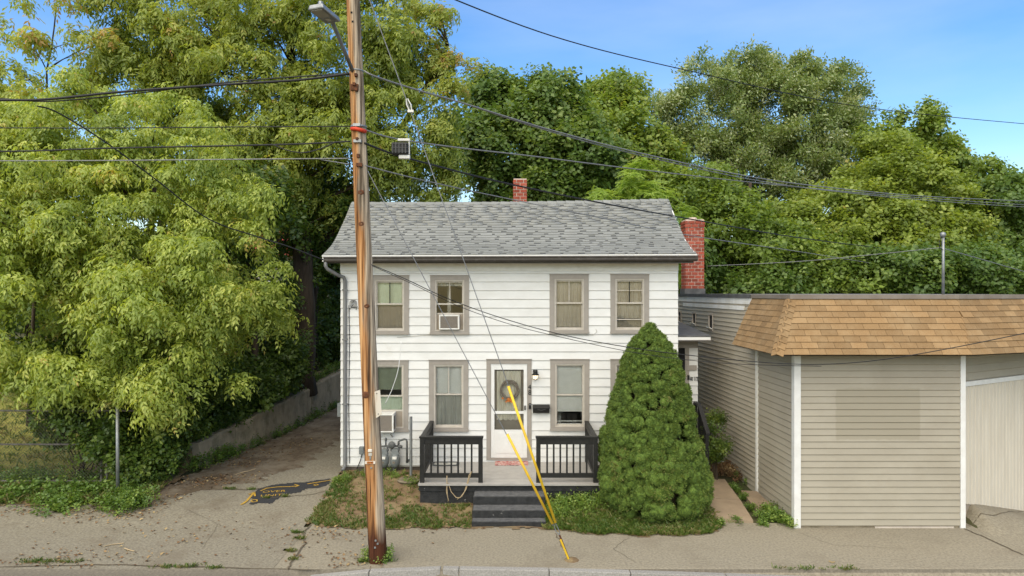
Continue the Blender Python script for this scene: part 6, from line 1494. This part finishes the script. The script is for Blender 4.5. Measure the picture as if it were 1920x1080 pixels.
patch_leaves('pole_foot_weeds', 'small green weeds around the foot of the pole', [(a, b, .07) for a, b in pp], 120, TS, .28, 'leaf_ground', 3008, hgt=.16, tone=(.3, .9))
patch_leaves('meter_weeds', 'weeds and litter under the gas meters', [(hx(x), HY - .25 - .1 * k, .09) for k, x in enumerate((715, 730, 745, 700, 660, 650, 780))], 150, TS, .26, 'leaf_ground', 3009, hgt=.1, tone=(.3, 1))
pp = [gpt(x, y) for x, y in ((1040, 958), (1060, 950), (1080, 945), (1100, 945), (1120, 950), (1050, 970), (1090, 962))]
patch_leaves('yard_weeds', 'tall soft green weeds in the right yard beside the steps', [(a, b, .13) for a, b in pp], 420, TSL, .36, 'leaf_ground', 3010, hgt=.2, tone=(.5, 1.0))

# grass
def grass(name, label, n, fn, h, seed, tone, tm=None):
    rg = np.random.default_rng(seed); tm = [t_blades(rg, 6, h) for _ in range(6)]
    xy = fn(rg, n); z = H(xy[:, 0], xy[:, 1]) + .012
    nn = np.sin(xy[:, 0] * 2.3 + 1.1) * np.sin(xy[:, 1] * 3.1) * .18
    o = scatter(name, tm, np.stack([xy[:, 0], xy[:, 1], z], -1), unit(rg.normal(0, .12, (len(xy), 3)) + np.array([0, 0, 1])), rg.uniform(.6, 1.3, len(xy)), np.clip(rg.normal(tone[0], tone[1], len(xy)) + nn, 0, 1), 'grass', rg)
    return tag(o, label, 'grass', kind='stuff')
_iny = in_poly(YARD, .04)
def fld(x, y, s=0): return np.sin(x * 2.9 + s) * np.sin(y * 3.7 + 2 * s) + .6 * np.sin(x * 6.7 + y * 5.1 + s)
def yard_left(rg, n):
    x = rg.uniform(-4, -.8, n); y = rg.uniform(12.95, 15.7, n); k = _iny(x, y) & ~((x > -1.95) & (y > 14.0))
    dens = .18 + .55 * (fld(x, y, 1) > .15) + .35 * np.exp(-((y - 13.15) / .25) ** 2) + .4 * np.exp(-((x + 3.8) / .25) ** 2)
    dens *= np.where((y > 14.0) & (x > -3.5), .3, .8)
    k &= rg.random(n) < dens; return np.stack([x, y], -1)[k]
def yard_right(rg, n):
    x = rg.uniform(.6, 4.05, n); y = rg.uniform(12.6, 14.6, n); k = _iny(x, y) & ~((x < 1.85) & (y > 14.0)); k &= rg.random(n) < .85; return np.stack([x, y], -1)[k]
grass('left_yard_grass', 'patchy half dry grass in the yard left of the steps', 9500, yard_left, .065, 4001, (.48, .25))
grass('right_yard_grass', 'green grass below the conical spruce right of the steps', 9000, yard_right, .085, 4002, (.42, .22))
def edge_tufts(rg, n):
    c = np.array([gpt(x, y) + (s,) for x, y, s in ((60, 1055, .1), (85, 1056, .12), (130, 1056, .1), (320, 1066, .1), (350, 1064, .12), (400, 1068, .08), (555, 1000, .05), (562, 1012, .05), (548, 1050, .05), (545, 1035, .04), (500, 935, .04), (535, 932, .04), (1480, 1076, .2), (1540, 1078, .2), (1590, 1079, .1), (720, 1055, .1), (690, 1055, .08), (430, 918, .08), (470, 919, .05))])
    k = rg.integers(0, len(c), n); return c[k, :2] + rg.normal(0, 1, (n, 2)) * c[k, 2:3] * np.array([1, .35])
grass('crack_grass', 'small grass tufts growing in pavement cracks and at the kerb', 420, edge_tufts, .05, 4003, (.45, .25))
def fence_g(rg, n):
    x = rg.uniform(-14, -7.7, n); y = rg.uniform(14.2, 15.2, n); return np.stack([x, y], -1)[rg.random(n) < .6]
grass('fence_grass', 'rough grass at the foot of the chain link fence', 2600, fence_g, .14, 4004, (.55, .25))
def lawn_g(rg, n):
    x = rg.uniform(-26, -9, n); y = rg.uniform(15.3, 34, n); return np.stack([x, y], -1)
grass('lawn_grass', 'dry yellow green lawn grass behind the fence', 9000, lawn_g, .12, 4005, (.6, .2))
# fallen leaves
def litter(rg, n):
    a = []
    c = np.array([gpt(x, y) + (s,) for x, y, s in ((60, 960, .35), (150, 965, .4), (230, 965, .35), (300, 940, .35), (360, 905, .35), (400, 900, .3), (450, 870, .4), (500, 850, .5), (560, 830, .6), (440, 900, .4), (200, 1050, .5), (80, 1050, .5), (500, 1010, 1.2), (300, 1000, 1.0), (620, 1000, .5), (740, 885, .3), (650, 1055, .3), (830, 985, .3))])
    k = rg.integers(0, len(c), n); return c[k, :2] + rg.normal(0, 1, (n, 2)) * c[k, 2:3] * np.array([1, .6])
rg = np.random.default_rng(77); xy = litter(rg, 1500); one = [np.array([leaf_quad(np.zeros(3), np.array([1., 0, .1]), np.array([0, 0, 1.]), .06, .04, .3)])]
R_ok = (xy[:, 0] > -14) & (xy[:, 1] > 11.1) & ((xy[:, 0] < -4.05) | (xy[:, 1] < 15.6)); xy = xy[R_ok]
o = scatter('fallen_leaves', one, np.stack([xy[:, 0], xy[:, 1], H(xy[:, 0], xy[:, 1]) + .016], -1), unit(rg.normal(0, .22, (len(xy), 3)) + np.array([0, 0, 1])), rg.uniform(.5, 1.3, len(xy)), rg.uniform(0, 1, len(xy)), 'litter', rg)
tag(o, 'brown fallen leaves scattered over the driveway and yard', 'leaves', kind='stuff')
def twig(px, lab):
    g = [gpt(*p) for p in px]; o = MB().tube([(a, b, hz0(a, b) + .02) for a, b in g], .009, 5).build('twig', 'rope', None); tag(o, lab, 'twig', 'twigs on the driveway')
twig([(440, 892), (452, 888), (465, 885), (479, 881)], 'long pale twig on the shaded driveway near the wall')
twig([(195, 1027), (210, 1023), (232, 1021)], 'pale twig lying on the asphalt at lower left')
twig([(233, 1030), (245, 1034), (252, 1036)], 'short dark twig right of the pale one at lower left')

# ------------------------------------------------------------------ conical spruce
sp = thing('dwarf_spruce', (2.98, 14.05, .12), 'dense conical dwarf spruce in front of the right window', 'conifer')
prof = [(608, 1, 1219), (621, 15, 1219), (649, 37, 1219), (680, 52, 1219), (700, 59, 1220), (750, 71, 1220), (800, 84, 1218), (850, 94, 1219), (900, 102, 1225), (940, 102, 1229), (965, 88, 1228)]
SD = 14.05
zs_ = np.array([CAMZ - (p[0] - 548) / F * (SD - .3) for p in prof])[::-1]; rs_ = np.array([p[1] / F * SD for p in prof])[::-1]; cx_ = np.array([(p[2] - 960) / F * SD for p in prof])[::-1]
zs_[0] = .16
rg = np.random.default_rng(55); NL = 1250
area = rs_ + .03; zz_ = np.linspace(zs_[0], zs_[-1] - .03, 400); pr = np.interp(zz_, zs_, area) / (.20 - .11 * np.linspace(0, 1, 400)) ** 2; pr /= pr.sum()
zl = rg.choice(zz_, NL, p=pr) + rg.normal(0, .02, NL); th = rg.uniform(0, 2 * math.pi, NL); rl_ = np.interp(zl, zs_, rs_)
hn = np.clip((zl - zs_[0]) / (zs_[-1] - zs_[0]), 0, 1)
lr_ = (.165 - .085 * hn) * rg.uniform(.5, 1.35, NL)
rl2 = np.maximum(rl_ - lr_ * .92 + rg.normal(0, .045, NL) * (1 - .7 * hn), .0)
LC = np.stack([np.interp(zl, zs_, cx_) + rl2 * np.cos(th), SD + rl2 * np.sin(th), zl], -1)
LO = np.stack([np.cos(th), np.sin(th), np.full(NL, .35)], -1)
def t_tuft(rg, n=6, L=.034):
    out = []
    for i in range(n):
        d = unit(rg.normal(0, .55, 3) + np.array([0, 0, 1.0])); nn = rg.normal(0, 1, 3); out.append(leaf_quad(rg.normal(0, .008, 3), d, nn, L * rg.uniform(.7, 1.2), .013, .3))
    return np.array(out)
TT = [t_tuft(rg) for _ in range(6)]
NT = 40000; k = rg.choice(NL, NT, p=lr_ ** 1.6 / (lr_ ** 1.6).sum()); d = unit(rg.normal(0, 1, (NT, 3)) + unit(LO[k]) * 1.15 + np.array([0, 0, .25]))
pos = LC[k] + d * (lr_[k] * rg.uniform(.84, 1.0, NT))[:, None]; pos[:, 2] = np.maximum(pos[:, 2], .10)
tn = np.clip(rg.uniform(.2, .8, NT) + rg.normal(0, .10, NL)[k] + np.where(hn[k] < .35, rg.random(NL)[k] ** 6 * .4, 0), 0, 1)
# solid little cushions under the needles
ph = (1 + 5 ** .5) / 2; ico = unit(np.array([(-1, ph, 0), (1, ph, 0), (-1, -ph, 0), (1, -ph, 0), (0, -1, ph), (0, 1, ph), (0, -1, -ph), (0, 1, -ph), (ph, 0, -1), (ph, 0, 1), (-ph, 0, -1), (-ph, 0, 1)], float))
icf = [(0, 11, 5), (0, 5, 1), (0, 1, 7), (0, 7, 10), (0, 10, 11), (1, 5, 9), (5, 11, 4), (11, 10, 2), (10, 7, 6), (7, 1, 8), (3, 9, 4), (3, 4, 2), (3, 2, 6), (3, 6, 8), (3, 8, 9), (4, 9, 5), (2, 4, 11), (6, 2, 10), (8, 6, 7), (9, 8, 1)]
vv = [tuple(v) for v in ico]; ff = []; mid = {}
def _mid(a, b):
    k = (min(a, b), max(a, b))
    if k not in mid: q = unit((np.array(vv[a]) + np.array(vv[b]))[None])[0]; vv.append(tuple(q)); mid[k] = len(vv) - 1
    return mid[k]
for a_, b_, c_ in icf:
    u_, v_, w_ = _mid(a_, b_), _mid(b_, c_), _mid(c_, a_); ff += [(a_, u_, w_), (b_, v_, u_), (c_, w_, v_), (u_, v_, w_)]
vv = np.array(vv); ff = np.array(ff)
CV = LC[:, None, :] + vv[None] * (lr_[:, None] * (1 + rg.normal(0, .16, (NL, len(vv)))) * .88)[..., None]; CV[..., 2] = np.maximum(CV[..., 2], .08)
CF = (ff[None] + (np.arange(NL) * len(vv))[:, None, None]).reshape(-1, 3)
ctone = np.clip(rg.normal(.36, .10, NL), 0, .7)
me = np_mesh('cushions', CV.reshape(-1, 3), CF, 'cushion', np.repeat(ctone, len(ff))); o = bpy.data.objects.new('cushions', me); link(o, sp); o['kind'] = 'stuff'
scatter('needles', TT, pos, unit(d + rg.normal(0, .25, (NT, 3)) + np.array([0, 0, .25])), rg.uniform(.8, 1.25, NT), tn, 'needle', rg, sp, .06)
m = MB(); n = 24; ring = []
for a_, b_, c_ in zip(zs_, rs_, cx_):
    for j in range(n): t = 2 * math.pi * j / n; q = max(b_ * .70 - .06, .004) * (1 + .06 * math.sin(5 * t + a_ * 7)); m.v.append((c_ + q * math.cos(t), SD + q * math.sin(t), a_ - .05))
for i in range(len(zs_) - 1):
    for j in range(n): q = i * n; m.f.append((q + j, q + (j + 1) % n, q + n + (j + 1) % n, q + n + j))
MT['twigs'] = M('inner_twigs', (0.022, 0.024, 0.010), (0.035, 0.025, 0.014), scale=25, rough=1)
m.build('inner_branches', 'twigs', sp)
MB().tube([(2.98, SD, -.05), (2.98, SD, .5)], .09, 8).build('trunk', 'bark', sp)
